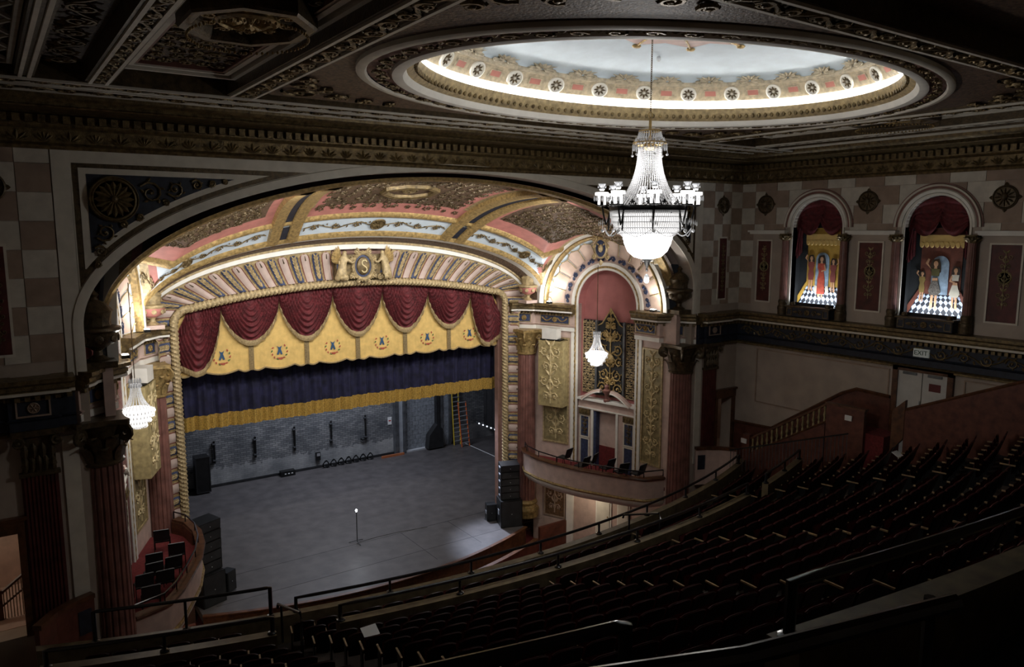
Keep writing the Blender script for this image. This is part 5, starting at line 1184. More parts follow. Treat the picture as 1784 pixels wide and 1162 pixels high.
for k in range(16):
    a = 2 * pi * k / 16; b = MB(); f = lambda u, v_, w=0: (CX + (0.95 + w) * cos(a) - u * sin(a), CY + (0.95 + w) * sin(a) + u * cos(a), 14.93 + v_)
    for s_ in (-1, 1): spiral(b, f, s_ * 0.07, 0.1, 0.06, pi / 2, 1.2, 0.014, 0.0, 8, s_, lf=False)
    leaf(b, f, 0, 0.1, pi / 2, 0.14, 0.04, 0.02); obj('ring_cresting', b, black, t)
for j, (z0, z1, r0, r1) in enumerate(((14.83, 14.72, 0.93, 0.92), (14.70, 14.58, 0.9, 0.88), (14.57, 14.44, 0.86, 0.82), (14.43, 14.31, 0.8, 0.73), (14.3, 14.2, 0.71, 0.6))):
    b = MB(); n_ = 110 - j * 10
    for k in range(n_): a = 2 * pi * k / n_; beads(b, [pol(r0, a, z0), pol(r1, a, z1)], 0.017, 0.036); drop(b, pol(r1, a, z1), 0.05, 0.012)
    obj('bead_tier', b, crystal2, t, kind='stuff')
    b = MB(); b.tube([pol(r0 + 0.012, 2 * pi * k / 48, z0) for k in range(48)], 0.01, 5, closed=True); obj('tier_hoop', b, alu, t)
b = MB(); b.lathe([(0.58, 14.3), (0.6, 14.22), (0.57, 14.1), (0.48, 13.98), (0.33, 13.9), (0.15, 13.87), (0.02, 13.865)], 40, (CX, CY, 0)); obj('glass_bowl', b, glow, t)
b = MB(); b.lathe([(0.88, 14.78), (0.84, 14.5), (0.68, 14.3), (0.5, 14.26)], 40, (CX, CY, 0)); obj('inner_glow', b, mat('inner_lamp_glow', (1, 1, 1), emit=(1, 0.98, 0.96), estr=0.8), t)
b = MB(); b.lathe([(0.12, 13.87), (0.1, 13.83), (0.05, 13.76), (0.02, 13.68), (0.03, 13.66), (0.01, 13.62)], 14, (CX, CY, 0)); 
for k in range(6): a = 2 * pi * k / 6; b.tube([pol(0.02, a, 13.82), pol(0.16, a, 13.84), pol(0.16, a, 13.76)], 0.01, 4)
obj('finial', b, black, t)
b = MB(); b.ell((CX, CY, 13.52), 0.07, 0.07, 0.075, 12, 8); obj('crystal_ball', b, crystal, t)
for k in range(8):
    a = 2 * pi * k / 8 + 0.12; b = MB()
    b.tube([pol(0.92, a, 14.86), pol(0.97, a, 14.62), pol(1.02, a, 14.5), pol(1.08, a, 14.75), pol(1.12, a, 14.98)], 0.022, 6); b.tube([pol(0.93, a, 14.8), pol(0.96, a, 14.35)], 0.02, 6); b.lathe([(0.03, 0), (0.13, 0.03), (0.15, 0.06), (0.05, 0.05)], 12, pol(1.13, a, 14.96)); ar = obj('arm', b, black, t)
    b = MB()
    for q in range(4):
        c = pol(1.13 + 0.1 * cos(q * pi / 2 + a), a + 0.09 * sin(q * pi / 2 + a), 0); b.tube([(c[0], c[1], 15.02), (c[0], c[1], 15.3)], 0.018, 7)
    obj('candles', b, candle, ar)
    b = MB(); c = pol(1.13, a, 15.3); b.lathe([(0.155, 0), (0.165, 0.01), (0.165, 0.08), (0.155, 0.09)], 18, c); b.lathe([(0.155, 0.09), (0.02, 0.09)], 18, c); obj('lit_shade', b, candle, ar)
    b = MB()
    for q in range(16): an = 2 * pi * q / 16; drop(b, (c[0] + 0.19 * cos(an), c[1] + 0.19 * sin(an), c[2]), 0.18, 0.016)
    b.lathe([(0.05, 0.14), (0.07, 0.18), (0.04, 0.22), (0.09, 0.3), (0.1, 0.32), (0.03, 0.32)], 12, c)
    for q in range(6): an = 2 * pi * q / 6; drop(b, (c[0] + 0.1 * cos(an), c[1] + 0.1 * sin(an), c[2] + 0.3), 0.1, 0.014)
    obj('crystal_fringe', b, crystal, ar, kind='stuff')
    b = MB(); 
    for q in range(5): drop(b, pol(1.0 + 0.05 * q, a + 0.03 * (q - 2), 14.7 - 0.02 * q), 0.16, 0.02)
    b.ell(pol(1.1, a, 14.35), 0.045, 0.045, 0.045, 8, 5); b.tube([pol(1.1, a, 14.6), pol(1.1, a, 14.38)], 0.006, 3)
    a2 = a + pi / 4; beads(b, [pol(lerp(1.05, 0.98, sin(pi * i / 12)), lerp(a, a2, i / 12), 14.42 - 0.2 * sin(pi * i / 12)) for i in range(13)], 0.017, 0.04)
    obj('arm_drops', b, crystal, ar)
light('chandelier_lamp', 'POINT', (CX, CY, 13.25), 330, WHITE, None, 0.3)
light('chandelier_candles', 'POINT', (CX, CY, 16.1), 130, WHITE, None, 0.4)
def zmap(z):
    K = [(-99, -99 + 0.0), (13.5, 13.4), (13.62, 13.62), (13.865, 13.93), (14.2, 14.48), (14.83, 15.08), (14.98, 15.22), (15.45, 15.6), (15.8, 15.92), (16.6, 16.6), (99, 99)]
    for (a, b_), (c_, d_) in zip(K, K[1:]):
        if a <= z <= c_: return lerp(b_, d_, (z - a) / (c_ - a))
    return z
for o in [c_ for c_ in t.children] + [g for c_ in t.children for g in c_.children]:
    for v_ in o.data.vertices: v_.co.z = zmap(v_.co.z + t.location.z) - t.location.z
for sg in (1, -1):
    cx, cy, zb = 9.75 * sg, 26.25, 8.25
    t = thing('small_chandelier', f'small lit crystal chandelier in front of the {"gilded screen" if sg > 0 else "gold speaker box near the tall case"}', 'chandelier', (cx, cy, zb), 0, 'box chandeliers')
    b = MB(); b.tube([(cx, cy, 9.95), (cx, cy, 13.0)], 0.015, 5); obj('chain', b, bronze, t)
    P2 = lambda r, a, z: (cx + r * cos(a), cy + r * sin(a), z)
    b = MB()
    for k in range(14):
        a = 2 * pi * k / 14
        for zz, h in ((9.95, 0.16), (9.8, 0.16)): drop(b, P2(0.17, a + zz, zz), h, 0.03)
    obj('crown_drops', b, crystal, t)
    b = MB()
    for k in range(22):
        a = 2 * pi * k / 22; beads(b, [P2(0.14 + 0.28 * (i / 10) ** 2.5, a, lerp(9.75, 8.95, i / 10)) for i in range(11)], 0.022, 0.05)
    obj('bead_tent', b, crystal2, t)
    b = MB(); b.lathe([(0.42, 8.97), (0.5, 8.9), (0.5, 8.84), (0.36, 8.6), (0.26, 8.42), (0.1, 8.3), (0.01, 8.28)], 24, (cx, cy, 0), mod=lambda a, z: 1 + 0.03 * cos(12 * a)); obj('lit_basket', b, mat('lit_basket', (1, 1, 1), emit=(1, 0.98, 0.94), estr=1.3), t)
    b = MB()
    for j, (r, z) in enumerate(((0.53, 8.95), (0.5, 8.8), (0.4, 8.62), (0.28, 8.45))):
        for k in range(30): drop(b, P2(r, 2 * pi * k / 30 + j, z), 0.12, 0.022)
    obj('basket_drops', b, crystal2, t)
    light('box_chandelier_lamp', 'POINT', (cx - 0.8 * sg, cy, 8.6), 75, WHITE, None, 0.3)

# ------------------------------------------------------------------ chairs in the boxes
def make_chair():
    t = thing('stacking_chair', 'black stacking chair in the box', 'chair', (0, 0, 0))
    b = MB(); b.box(-0.24, 0.24, -0.22, 0.24, 0.43, 0.48); obj('seat', b, blackm, t, False)
    b = MB(); b.grid(lambda i, j: (lerp(-0.24, 0.24, i), -0.24 - 0.14 * j - 0.03 * sin(pi * i), lerp(0.52, 0.95, j)), 6, 4); b.grid(lambda i, j: (lerp(-0.24, 0.24, i), -0.275 - 0.14 * j - 0.03 * sin(pi * i), lerp(0.52, 0.95, j)), 6, 4); obj('backrest', b, blackm, t)
    b = MB(); b.tube([(-0.24, -0.39, 0.95), (0.24, -0.39, 0.95)], 0.018, 5); obj('back_edge', b, mat('grey_trim', (0.2, 0.21, 0.22), 0.4), t)
    for sx in (-1, 1):
        for p in ([(sx * 0.25, 0.2, 0.46), (sx * 0.25, 0.24, 0)], [(sx * 0.25, -0.38, 0.94), (sx * 0.25, -0.22, 0.45), (sx * 0.25, -0.26, 0)]): b = MB(); b.tube(p, 0.016, 5); obj('leg', b, black, t)
    return t
c0 = make_chair(); used = False
for sg, lst in ((1, [(9.0, 27.7, 15), (8.85, 26.2, 10), (9.45, 26.35, 25), (9.6, 25.3, 5), (9.75, 24.5, -10), (10.2, 23.9, 10)]), (-1, [(8.95, 28.25, 12), (8.75, 26.75, 10), (9.55, 26.3, 5), (9.7, 25.55, 0), (9.1, 25.7, 0), (10.1, 24.85, 0), (9.5, 24.8, 3), (10.05, 23.9, 5)])):
    for ci, (x, y, a) in enumerate(sorted(lst, key=lambda q_: -q_[1])):
        lab = f'{ORD[ci]} black chair from the stage end of the box with {"six" if sg > 0 else "eight"} chairs'; gp = 'chairs in the box with ' + ('six' if sg > 0 else 'eight') + ' seats'
        if not used: c0.location = (x * sg, y, 3.2); c0.rotation_euler = (0, 0, R(a)); c0['label'] = lab; c0['group'] = gp; used = True
        else: dup(c0, (x * sg, y, 3.2), R(a if sg > 0 else -a), lab, gp)
# ------------------------------------------------------------------ right-hand side wall of the hall
RW = Frame((XW, YO), (XW, YO - 1), 1)
U = lambda y: YO - y
def arch_lim(u, r): 
    z = -99
    for yc in NY:
        d = abs(u - U(yc))
        if d < r: z = max(z, NZS + sqrt(r * r - d * d))
    return z
rowz = [11.36 + 0.7 * i for i in range(8)]
for j in range(15):
    for i, z in enumerate(rowz):
        sh = 0.58 if i % 2 else 0.0
        u0, u1 = 0.06 + 1.1675 * (j - 1) + sh, 0.06 + 1.1675 * j + sh
        if j == 0: u0, u1 = 0.02, 0.72
        elif u0 < 0.72 and z > 14.1: u0 = 0.72
        if u1 - u0 < 0.1: continue
        za, zb = z, min(z + 0.7, 16.64)
        if j > 0:
            if zb < 14.7: continue
            za = max(za, 14.6)
        g = 0.008
        us = [lerp(u0 + g, u1 - g, k / 10) for k in range(11)]; lo = [max(za + g, arch_lim(u, 1.4)) for u in us]
        if min(lo) > zb - 0.03: continue
        b = MB()
        if max(lo) > za + 0.02:
            ok = [(u, l) for u, l in zip(us, lo) if l < zb - 0.01]
            if len(ok) < 2: continue
            b.prism([(u, l) for u, l in ok] + [(ok[-1][0], zb - g), (ok[0][0], zb - g)], RW, 0, 0.03)
        else: b.mbox(RW, u0 + g, u1 - g, za + g, zb - g, 0, 0.03)
        obj('block', b, pale if (i + j) % 2 else tan, wall_right, False)
for yc in (20.75, 16.14, 11.4):
    uc = U(yc); f = RW.off(dw=0.03)
    b = MB(); rosette(b, f, uc, 15.7, 0.4, 12, 0.1); b.lathe([(0.33, 0.06), (0.001, 0.09)], 20, mp=lambda x, y, z: f(uc + x, 15.7 + y, z)); b.ell((uc, 15.72, 0.1), 0.11, 0.15, 0.08, 8, 6, mp=f)
    for k in range(4): leaf(b, f, uc + 0.3 * cos(k * pi / 2), 15.7 + 0.3 * sin(k * pi / 2), k * pi / 2, 0.2, 0.09, 0.07)
    obj('medallion', b, bronze, wall_right)
for y0, y1 in ((21.3, 19.75), (16.72, 15.05), (12.0, 10.4), (7.3, 5.7)):
    b = MB(); u0, u1 = U(y0), U(y1); b.mbox(RW, u0, u1, 11.05, 14.5, 0, 0.08); obj('pier', b, wallg, wall_right, False)
    b = MB(); b.mbox(RW, u0 - 0.1, u1 + 0.1, 14.44, 14.52, 0, 0.2); b.mbox(RW, u0 - 0.16, u1 + 0.16, 14.52, 14.6, 0, 0.28); obj('pier_cap', b, white, wall_right, False)
    c_ = (u0 + u1) / 2 + (-0.15 if y0 > 20 else 0); h = 0.33 if y0 > 20 else 0.46
    b = MB(); frame_rect(b, RW, c_ - h - 0.06, c_ + h + 0.06, 11.5, 14.2, 0.06, 0.08, 0.12); b.m(1).mbox(RW, c_ - h, c_ + h, 11.56, 14.14, 0.08, 0.09); obj('upright_panel', b, [cream, dmaroon], wall_right, False)
    b = MB(); f = RW.off(dw=0.09); candelabra(b, f, c_, 12.0, 13.9, h * 1.0, 0.014); b.lathe([(0.17, 0), (0.2, 0.03), (0.23, 0)], 18, mp=lambda x, y, z: f(c_ + x, 13.05 + y, z)); obj('panel_ornament', b, olive, wall_right)
def figure(name, mp, u, z0, h, dress, parent, pose=0, hair=None, skirt=None, flip=1):
    """a painted cut-out figure of a relief, thin layers on the backdrop"""
    skin = mat('painted_skin', (0.55, 0.3, 0.16), 0.7); hair = hair or mat('painted_hair', (0.03, 0.018, 0.012), 0.7)
    P = lambda pts: [(u + flip * a * h, z0 + b_ * h) for a, b_ in pts]
    t = MB()
    t.prism(P([(-0.07, 0.98), (0.05, 1.0), (0.09, 0.9), (0.1, 0.74), (0.05, 0.7), (-0.06, 0.7), (-0.1, 0.76), (-0.1, 0.9)]), mp, 0.0, 0.015); o = obj(name, t, hair, parent)
    t = MB(); t.lathe([(0.045 * h, 0), (0.04 * h, 0.012), (0.001, 0.016)], 12, mp=lambda x, y, z: mp(u + x, z0 + 0.9 * h + y * 1.35, z + 0.014)); t.prism(P([(-0.02, 0.86), (0.02, 0.86), (0.03, 0.8), (-0.03, 0.8)]), mp, 0.0, 0.018)
    t.prism(P([(-0.06, 0.3), (-0.015, 0.3), (-0.02, 0.02), (-0.06, 0.0), (-0.075, 0.02)]), mp, 0, 0.012); t.prism(P([(0.01, 0.3), (0.06, 0.3), (0.05, 0.02), (0.08, 0.0), (0.02, 0.0)]), mp, 0, 0.012)
    if pose == 1: t.prism(P([(-0.09, 0.8), (-0.2, 0.9), (-0.15, 1.0), (-0.12, 0.98), (-0.15, 0.9), (-0.06, 0.76)]), mp, 0, 0.02)
    else: t.prism(P([(0.09, 0.78), (0.13, 0.64), (0.0, 0.6), (0.0, 0.63), (0.09, 0.66), (0.06, 0.76)]), mp, 0.018, 0.024)
    t.prism(P([(-0.05, 0.62), (0.05, 0.62), (0.055, 0.54), (-0.055, 0.54)]), mp, 0, 0.016); obj('skin', t, skin, o)
    t = MB(); bot = 0.08 if pose == 0 else 0.3
    if skirt: t.prism(P([(-0.08, 0.8), (0.08, 0.8), (0.07, 0.66), (-0.07, 0.66)]), mp, 0, 0.02); obj('bodice', t, dress, o); t = MB(); t.prism(P([(-0.06, 0.56), (0.06, 0.56), (0.12, 0.34), (0.06, 0.28), (-0.08, 0.28), (-0.12, 0.36)]), mp, 0, 0.02); obj('skirt', t, skirt, o)
    else: t.prism(P([(-0.09, 0.8), (0.09, 0.8), (0.1, 0.7), (0.06, 0.6), (0.09, 0.45), (0.07 if pose else 0.1, bot), (-0.07 if pose else -0.1, bot), (-0.09, 0.45), (-0.06, 0.6), (-0.1, 0.7)]), mp, 0, 0.018); obj('dress', t, dress, o)
    return o
yelp = mat('painted_ochre', (0.5, 0.3, 0.05), 0.7, var=0.15, scale=5); maro = mat('painted_maroon', (0.16, 0.05, 0.03), 0.7, var=0.2, scale=5); redd = mat('painted_red', (0.4, 0.06, 0.03), 0.7, var=0.2, scale=8); pblue = mat('painted_blue', (0.3, 0.4, 0.5), 0.7, var=0.25, scale=5); pgrey = mat('painted_grey', (0.16, 0.14, 0.12), 0.7, var=0.4, scale=30); pwhite = mat('painted_white', (0.55, 0.5, 0.4), 0.7, var=0.1); pdark = mat('painted_dark', (0.02, 0.022, 0.024), 0.7)
for ni, yc in enumerate(NY):
    uc = U(yc)
    b = MB(); b.mbox(RW, uc - NH - 0.1, uc + NH + 0.1, NSILL - 0.1, 16.0, -0.6, -0.55); b.mbox(RW, uc - NH - 0.05, uc - NH, NSILL - 0.1, 16, -0.6, -0.3); b.mbox(RW, uc + NH, uc + NH + 0.05, NSILL - 0.1, 16, -0.6, -0.3); b.mbox(RW, uc - NH - 0.1, uc + NH + 0.1, 15.95, 16.05, -0.6, -0.3)
    obj('niche', b, pdark, wall_right, False)
    cur = [(uc + NH, NSILL)] + arc(uc, NZS, NH, 0, pi, 30) + [(uc - NH, NSILL)]
    b = MB(); b.arcsweep(RW, cur, [(0, -0.3), (0, 0.06), (-0.08, 0.08), (-0.08, -0.3)]); obj('niche_jamb', b, cream, wall_right)
    cur = arc(uc, NZS, NH + 0.1, 0, pi, 36)
    b = MB(); b.arcsweep(RW, cur, [(0, 0.0), (0, 0.1), (-0.1, 0.14), (-0.14, 0.1), (-0.14, 0)]); b.arcsweep(RW, cur, [(-0.22, 0), (-0.22, 0.12), (-0.28, 0.14), (-0.3, 0)]); obj('archivolt', b, cream, wall_right)
    b = MB(); b.arcsweep(RW, cur, [(-0.14, 0), (-0.14, 0.09), (-0.22, 0.09), (-0.22, 0)]); b.arcsweep(RW, cur, [(-0.3, 0), (-0.3, 0.07), (-0.34, 0.07), (-0.34, 0)]); obj('archivolt_inlay', b, maroon, wall_right)
    for hd in (-1, 1):
        p = RW(uc + hd * (NH + 0.2), 0, 0.2)
        make_column('niche_column', f'slim maroon fluted column on the {"stage" if hd < 0 else "audience"} side of the painted {("woman in red", "dancer in grey skirt", "dark niche")[ni]}', p[0], p[1], 11.06, 14.46, 0.15, (maroon, bronze, dgold), 12, 0.65, 0.28, 'columns of the painted niches')
    if ni == 2: continue
    nm = ('woman in a long red dress', 'dancer in a grey skirt')[ni]
    t = thing('painted_scene', f'painted wall niche scene with a {nm} on a checkered floor', 'mural', RW(uc, NSILL, -0.8))
    bk = Frame((XW, YO), (XW, YO - 1), 1, -0.54)
    # checkered floor painted in perspective: tiles laid out on a receding plane
    def fl(p_, q_): k_ = 1 / (1 + 0.62 * q_); return (uc + p_ * 1.1 * k_, 11.5 + 0.92 * (1 - k_) / (1 - 1 / 1.62))
    b = MB(); b.prism([fl(-1, 0), fl(1, 0), fl(1, 1), fl(-1, 1)], bk, 0.0, 0.02); pf = obj('painted_floor', b, mat('painted_pale_blue', (0.5, 0.58, 0.75), 0.6, var=0.08), t, False)
    b = MB(); n_ = 5
    for i in range(-n_, n_ + 1):
        for j in range(0, 5):
            for oo in (0.0,):
                pc, qc = (i + oo) / n_, (j + 0.5 + oo - 0.25) / 4.5; d1, d2 = 0.5 / n_, 0.5 / 4.5
                if oo: pc, qc = (i + 0.5) / n_, (j + 1) / 4.5
                else: pc, qc = i / n_, (j + 0.5) / 4.5
                cl_ = lambda p_, q_: fl(max(-1, min(1, p_)), max(0, min(1, q_)))
                if abs(pc) - d1 >= 1 or qc - d2 >= 1: continue
                b.prism([cl_(pc - d1, qc), cl_(pc, qc - d2), cl_(pc + d1, qc), cl_(pc, qc + d2)], bk, 0.02, 0.026)
    obj('dark_tiles', b, mat('painted_black', (0.012, 0.014, 0.02), 0.6), pf, False)
    b = MB(); b.mbox(bk, uc - 0.72, uc + 0.72, 12.3, 14.7, 0.0, 0.03); back = obj('backdrop', b, yelp if ni == 0 else maro, t, False)
    b = MB(); b.mbox(bk, uc - 0.8, uc + 0.8, 14.1, 14.45, 0.05, 0.06)
    for k in range(9): b.lathe([(0.085, 0), (0.07, 0.02), (0.001, 0.02)], 10, mp=lambda x, y, z: bk(uc - 0.72 + 0.18 * k + x, 14.1 + y * 1.4, z + 0.05))
    obj('painted_valance', b, yel, t)
    b = MB(); b.prism([(uc - 0.3, 12.3), (uc + 0.3, 12.3)] + arc(uc, 13.4, 0.3, 0, pi, 12), bk, 0.05, 0.06); obj('painted_window', b, pblue, t)
    for hd in (-1, 1):
        b = MB(); b.prism([(uc + hd * 0.7, 12.3), (uc + hd * 1.1, 11.5), (uc + hd * 1.1, 11.85), (uc + hd * 0.7, 12.5)], bk, 0.02, 0.05); obj('painted_skirting', b, yelp if ni == 0 else maro, t)
    fm = lambda d: (lambda u, v_, w=0: RW(u, v_, d + w))
    if ni == 0:
        figure('painted_woman', fm(-0.47), uc - 0.02, 11.85, 1.75, redd, t, 0); figure('painted_woman', fm(-0.48), uc - 0.5, 12.1, 1.5, mat('painted_wine', (0.22, 0.05, 0.04), 0.7), t, 1); figure('painted_woman', fm(-0.48), uc + 0.5, 12.08, 1.4, mat('painted_wine', (0.22, 0.05, 0.04), 0.7), t, 1, flip=-1)
        for hd in (-1, 1): b = MB(); b.prism([(uc + hd * 0.2, 11.95), (uc + hd * 0.34, 12.1), (uc + hd * 0.3, 12.35), (uc + hd * 0.18, 12.3)], fm(-0.48), 0, 0.02); obj('painted_dog', b, pwhite, t)
    else:
        figure('painted_dancer', fm(-0.47), uc - 0.15, 11.75, 1.85, mat('painted_olive', (0.1, 0.09, 0.03), 0.7), t, 1, skirt=pgrey, hair=mat('painted_brown', (0.05, 0.03, 0.015), 0.7)); figure('painted_piper', fm(-0.48), uc + 0.55, 11.8, 1.55, pwhite, t, 0, flip=-1, skirt=pwhite); figure('painted_child', fm(-0.5), uc - 0.62, 12.0, 1.15, mat('painted_tan', (0.25, 0.17, 0.05), 0.7), t, 1)
    cu = thing('niche_curtain', f'maroon velvet drapes above the painted {nm}', 'curtain', RW(uc, 14.0, -0.2), 0, 'niche curtains')
    for hd in (-1, 1):
        def cf(i, j):
            u = uc + hd * lerp(0.0, NH - 0.03, i); top = NZS + sqrt(max(0, (NH - 0.02) ** 2 - (u - uc) ** 2)); bot = 14.95 - 0.55 * sin(pi * min(1, i * 1.05)) ** 0.8 if i < 0.9 else lerp(14.4, 13.5, (i - 0.9) / 0.1)
            z = lerp(top, bot, j); return RW(u, z, -0.2 - 0.07 * sin(pi * j) - 0.035 * sin(j * 24 + i * 7))
        b = MB(); b.grid(cf, 20, 30); obj('drape', b, velvet, cu)
        b = MB(); b.grid(lambda i, j: RW(uc + hd * lerp(NH - 0.28, NH - 0.02, i), lerp(14.6, 13.4 + 0.3 * (1 - i), j), -0.3 - 0.03 * sin(i * 18)), 10, 6); obj('tail', b, velvet, cu)
    t = thing('niche_bench', f'dark carved bench below the niche with the {nm}', 'bench', RW(uc, 11.05, 0.2), 0, 'niche benches')
    b = MB(); b.mbox(RW, uc - 0.98, uc + 0.98, 11.06, 11.44, 0.02, 0.42); obj('body', b, navy, t, False)
    b = MB(); b.mbox(RW, uc - 1.04, uc + 1.04, 11.44, 11.5, 0.0, 0.48); obj('top', b, bronze, t, False)
    b = MB(); f = RW.off(dw=0.42); rosette(b, f, uc, 11.25, 0.12, 6, 0.04)
    for hd in (-1, 1):
        spiral(b, f, uc + hd * 0.32, 11.25, 0.12, 0, 1.4, 0.02, 0.02, 12, hd); leaf(b, f, uc + hd * 0.42, 11.25, pi / 2 - hd * pi / 2, 0.24, 0.06, 0.03); frame_rect(b, f, uc + hd * 0.83 - 0.12, uc + hd * 0.83 + 0.12, 11.1, 11.4, 0.025, 0, 0.02)
    obj('carving', b, dgold, t)
    for hd in (-1, 1): b = MB(); b.lathe([(0.1, 0), (0.11, 0.05), (0.08, 0.12), (0.02, 0.15)], 12, RW(uc + hd * 0.8, 11.5, 0.25)); obj('knob', b, bronze, t)
    lt = thing('sill_lamp', f'bright sill lamp at the feet of the {nm}', 'light', RW(uc, 11.48, 0), 0, 'niche sill lamps')
    b = MB(); b.mbox(RW, uc - 0.9, uc + 0.9, 11.5, 11.53, -0.04, 0.0); obj('diffuser', b, mat('sill_lamp', (1, 1, 1), emit=(0.85, 0.92, 1), estr=6), lt, False); b = MB(); b.mbox(RW, uc - 0.92, uc + 0.92, 11.47, 11.62, 0.0, 0.03); obj('reflector', b, blackm, lt, False)
    light('sill_light', 'AREA', RW(uc, 11.56, -0.06), 34, (0.85, 0.92, 1.0), RW(uc, 12.6, -0.5), 1.8, 0.06)
# wall mouldings, wainscot, exit doors
b = MB(); frame_rect(b, RW, U(20.9), U(14.86), 7.0, 9.42, 0.05, 0, 0.04); frame_rect(b, RW, U(12.2), U(6.0), 7.0, 9.42, 0.05, 0, 0.04); obj('wall_moulding', b, tan, wall_right, False)
b = MB(); wz = [(U(21.9), 3.5), (U(21.9), 5.9), (U(19.9), 6.0), (U(16.7), 8.15), (U(16.1), 8.42), (U(14.75), 8.36), (U(14.75), 3.5)]; b.prism(wz, RW, 0, 0.08); obj('wainscot', b, wainr, wall_right, False)
b = MB(); b.tube([RW(u, z, 0.1) for u, z in wz[1:-1]], 0.07, 5); obj('wainscot_cap', b, wood, wall_right)
d = MB(); d.mbox(RW, U(14.7), U(14.5), 5.5, 9.62, 0, 0.14); d.mbox(RW, U(12.72), U(12.52), 5.5, 9.62, 0, 0.14); d.mbox(RW, U(14.7), U(12.52), 9.45, 9.62, 0, 0.14); door = struct('door_1', d, wood, False, 'white double exit door in a dark frame')
for y0, y1 in ((14.5, 13.63), (13.6, 12.72)):
    b = MB(); b.mbox(RW, U(y0), U(y1), 5.6, 9.45, 0.0, 0.07); lf = obj('door_leaf', b, doorw, door, False)
    b = MB(); b.mbox(RW, U((y0 + y1) / 2) - 0.25, U((y0 + y1) / 2) + 0.25, 9.33, 9.42, 0.07, 0.13); obj('door_closer', b, steel, lf, False)
b = MB(); b.tube([RW(U(13.66), 7.6, 0.12), RW(U(13.66), 8.4, 0.12)], 0.025, 6); b.mbox(RW, U(13.72), U(13.56), 7.9, 8.1, 0.07, 0.13); obj('door_handle', b, alu, door)
b = MB(); b.mbox(RW, U(13.36), U(12.95), 8.82, 9.1, 0.07, 0.085); o = obj('door_notice', b, mat('red_sign', (0.12, 0.02, 0.02), 0.5), None, False, loc=RW(U(13.15), 8.95, 0.08)); tag(o, 'small dark red notice on the leaf of the white exit door', 'sign')
t = thing('exit_sign', 'green-lettered EXIT sign above the white double door', 'sign', RW(U(13.66), 10.16, 0.2))
b = MB(); b.mbox(RW, U(13.95), U(13.4), 10.04, 10.34, 0.12, 0.2); obj('sign_plate', b, mat('sign_face', (0.5, 0.52, 0.5), 0.4, emit=(0.5, 0.55, 0.5), estr=0.09), t, False)
cu_ = bpy.data.curves.new('exit_text', 'FONT'); cu_.body = 'EXIT'; cu_.size = 0.24; cu_.align_x = 'CENTER'; cu_.align_y = 'CENTER'; cu_.extrude = 0.004
tx = bpy.data.objects.new('exit_text_src', cu_); COL.objects.link(tx); dg = bpy.context.evaluated_depsgraph_get(); me = bpy.data.meshes.new_from_object(tx.evaluated_get(dg)); bpy.data.objects.remove(tx)
txt = bpy.data.objects.new('lettering', me); COL.objects.link(txt); me.materials.clear(); me.materials.append(mat('sign_letters', (0.02, 0.06, 0.03), 0.5)); txt.parent = t; txt.rotation_euler = (R(90), 0, R(-90)); txt.location = Vector(RW(U(13.68), 10.19, 0.207)) - base_loc(t)
# ------------------------------------------------------------------ stair beside the wall
st = thing('side_stair', 'stair with a wooden balustrade climbing along the hall wall to the exit doors', 'stairs', (13.8, 18.3, 4.3))
for k in range(13):
    y1 = 20.0 - 0.27 * k; z = 4.6 + 0.19 * k; b = MB(); b.box(13.3, 14.4, y1 - 0.27, y1, 3.4, z); obj('step', b, carpet, st, False)
b = MB(); b.box(13.3, 14.4, 14.3, 16.6, 3.4, 7.05); obj('landing', b, carpet, st, False)
b = MB(); b.prism([(20.15, 3.4), (20.15, 5.0), (16.6, 7.1), (16.6, 3.4)], lambda u, v_, w=0: (13.2 - w, u, v_), -0.1, 0.06, back=True); obj('string_panel', b, wainr, st, False)
zt = lambda y: 5.72 + (20.0 - y) * 0.63
b = MB(); b.tube([(13.2, 20.2, zt(20.2)), (13.2, 16.5, zt(16.5))], 0.06, 6); b.tube([(13.2, 20.2, zt(20.2) - 0.62), (13.2, 16.5, zt(16.5) - 0.68)], 0.045, 5); obj('handrail', b, wood, st)
for k in range(15):
    y = 19.95 - k * 0.235; zb, ztp = zt(y) - 0.64, zt(y) - 0.03; h = ztp - zb
    b = MB(); b.lathe([(0.045, 0), (0.045, h * 0.15), (0.025, h * 0.2), (0.06, h * 0.4), (0.03, h * 0.65), (0.05, h * 0.85), (0.045, h)], 8, (13.2, y, zb)); obj('baluster', b, olive, st)
for (y, z0, z1) in ((20.3, 4.0, 5.85), ):
    b = MB(); b.box(13.08, 13.32, y - 0.25, y + 0.1, z0, z1); obj('newel', b, wainr, st, False)
b = MB(); b.box(13.12, 13.28, 15.0, 16.55, 4.0, 7.9); b.m(1).box(13.08, 13.32, 14.95, 16.6, 7.9, 7.98); obj('landing_panel', b, [wainr, wood], st, False)
for y, z, lab in ((15.6, 7.45, 'white notice on the red panel at the top of the side stair'), (20.33, 5.45, 'white notice on the newel at the foot of the side stair')):
    b = MB(); b.box(13.03, 13.07, y - 0.16, y + 0.12, z, z + 0.2); o = obj('notice', b, paperw, None, False, loc=(13.07, y, z)); tag(o, lab, 'sign')
b = MB(); kn = [(13.55, 3.5), (13.55, 8.2), (9.9, 9.84), (2.0, 13.4), (2.0, 8)]; b.prism(kn, lambda u, v_, w=0: (13.2 - w, u, v_), -0.12, 0.0, back=True); b.m(1).tube([(13.26, u, z + 0.03) for u, z in kn[1:4]], 0.08, 5); o = obj('knee_wall', b, [wainr, wood], None, False, loc=(13.2, 8, 4)); tag(o, 'sloping red wainscot wall with a wooden cap beside the seat rows', 'wall')
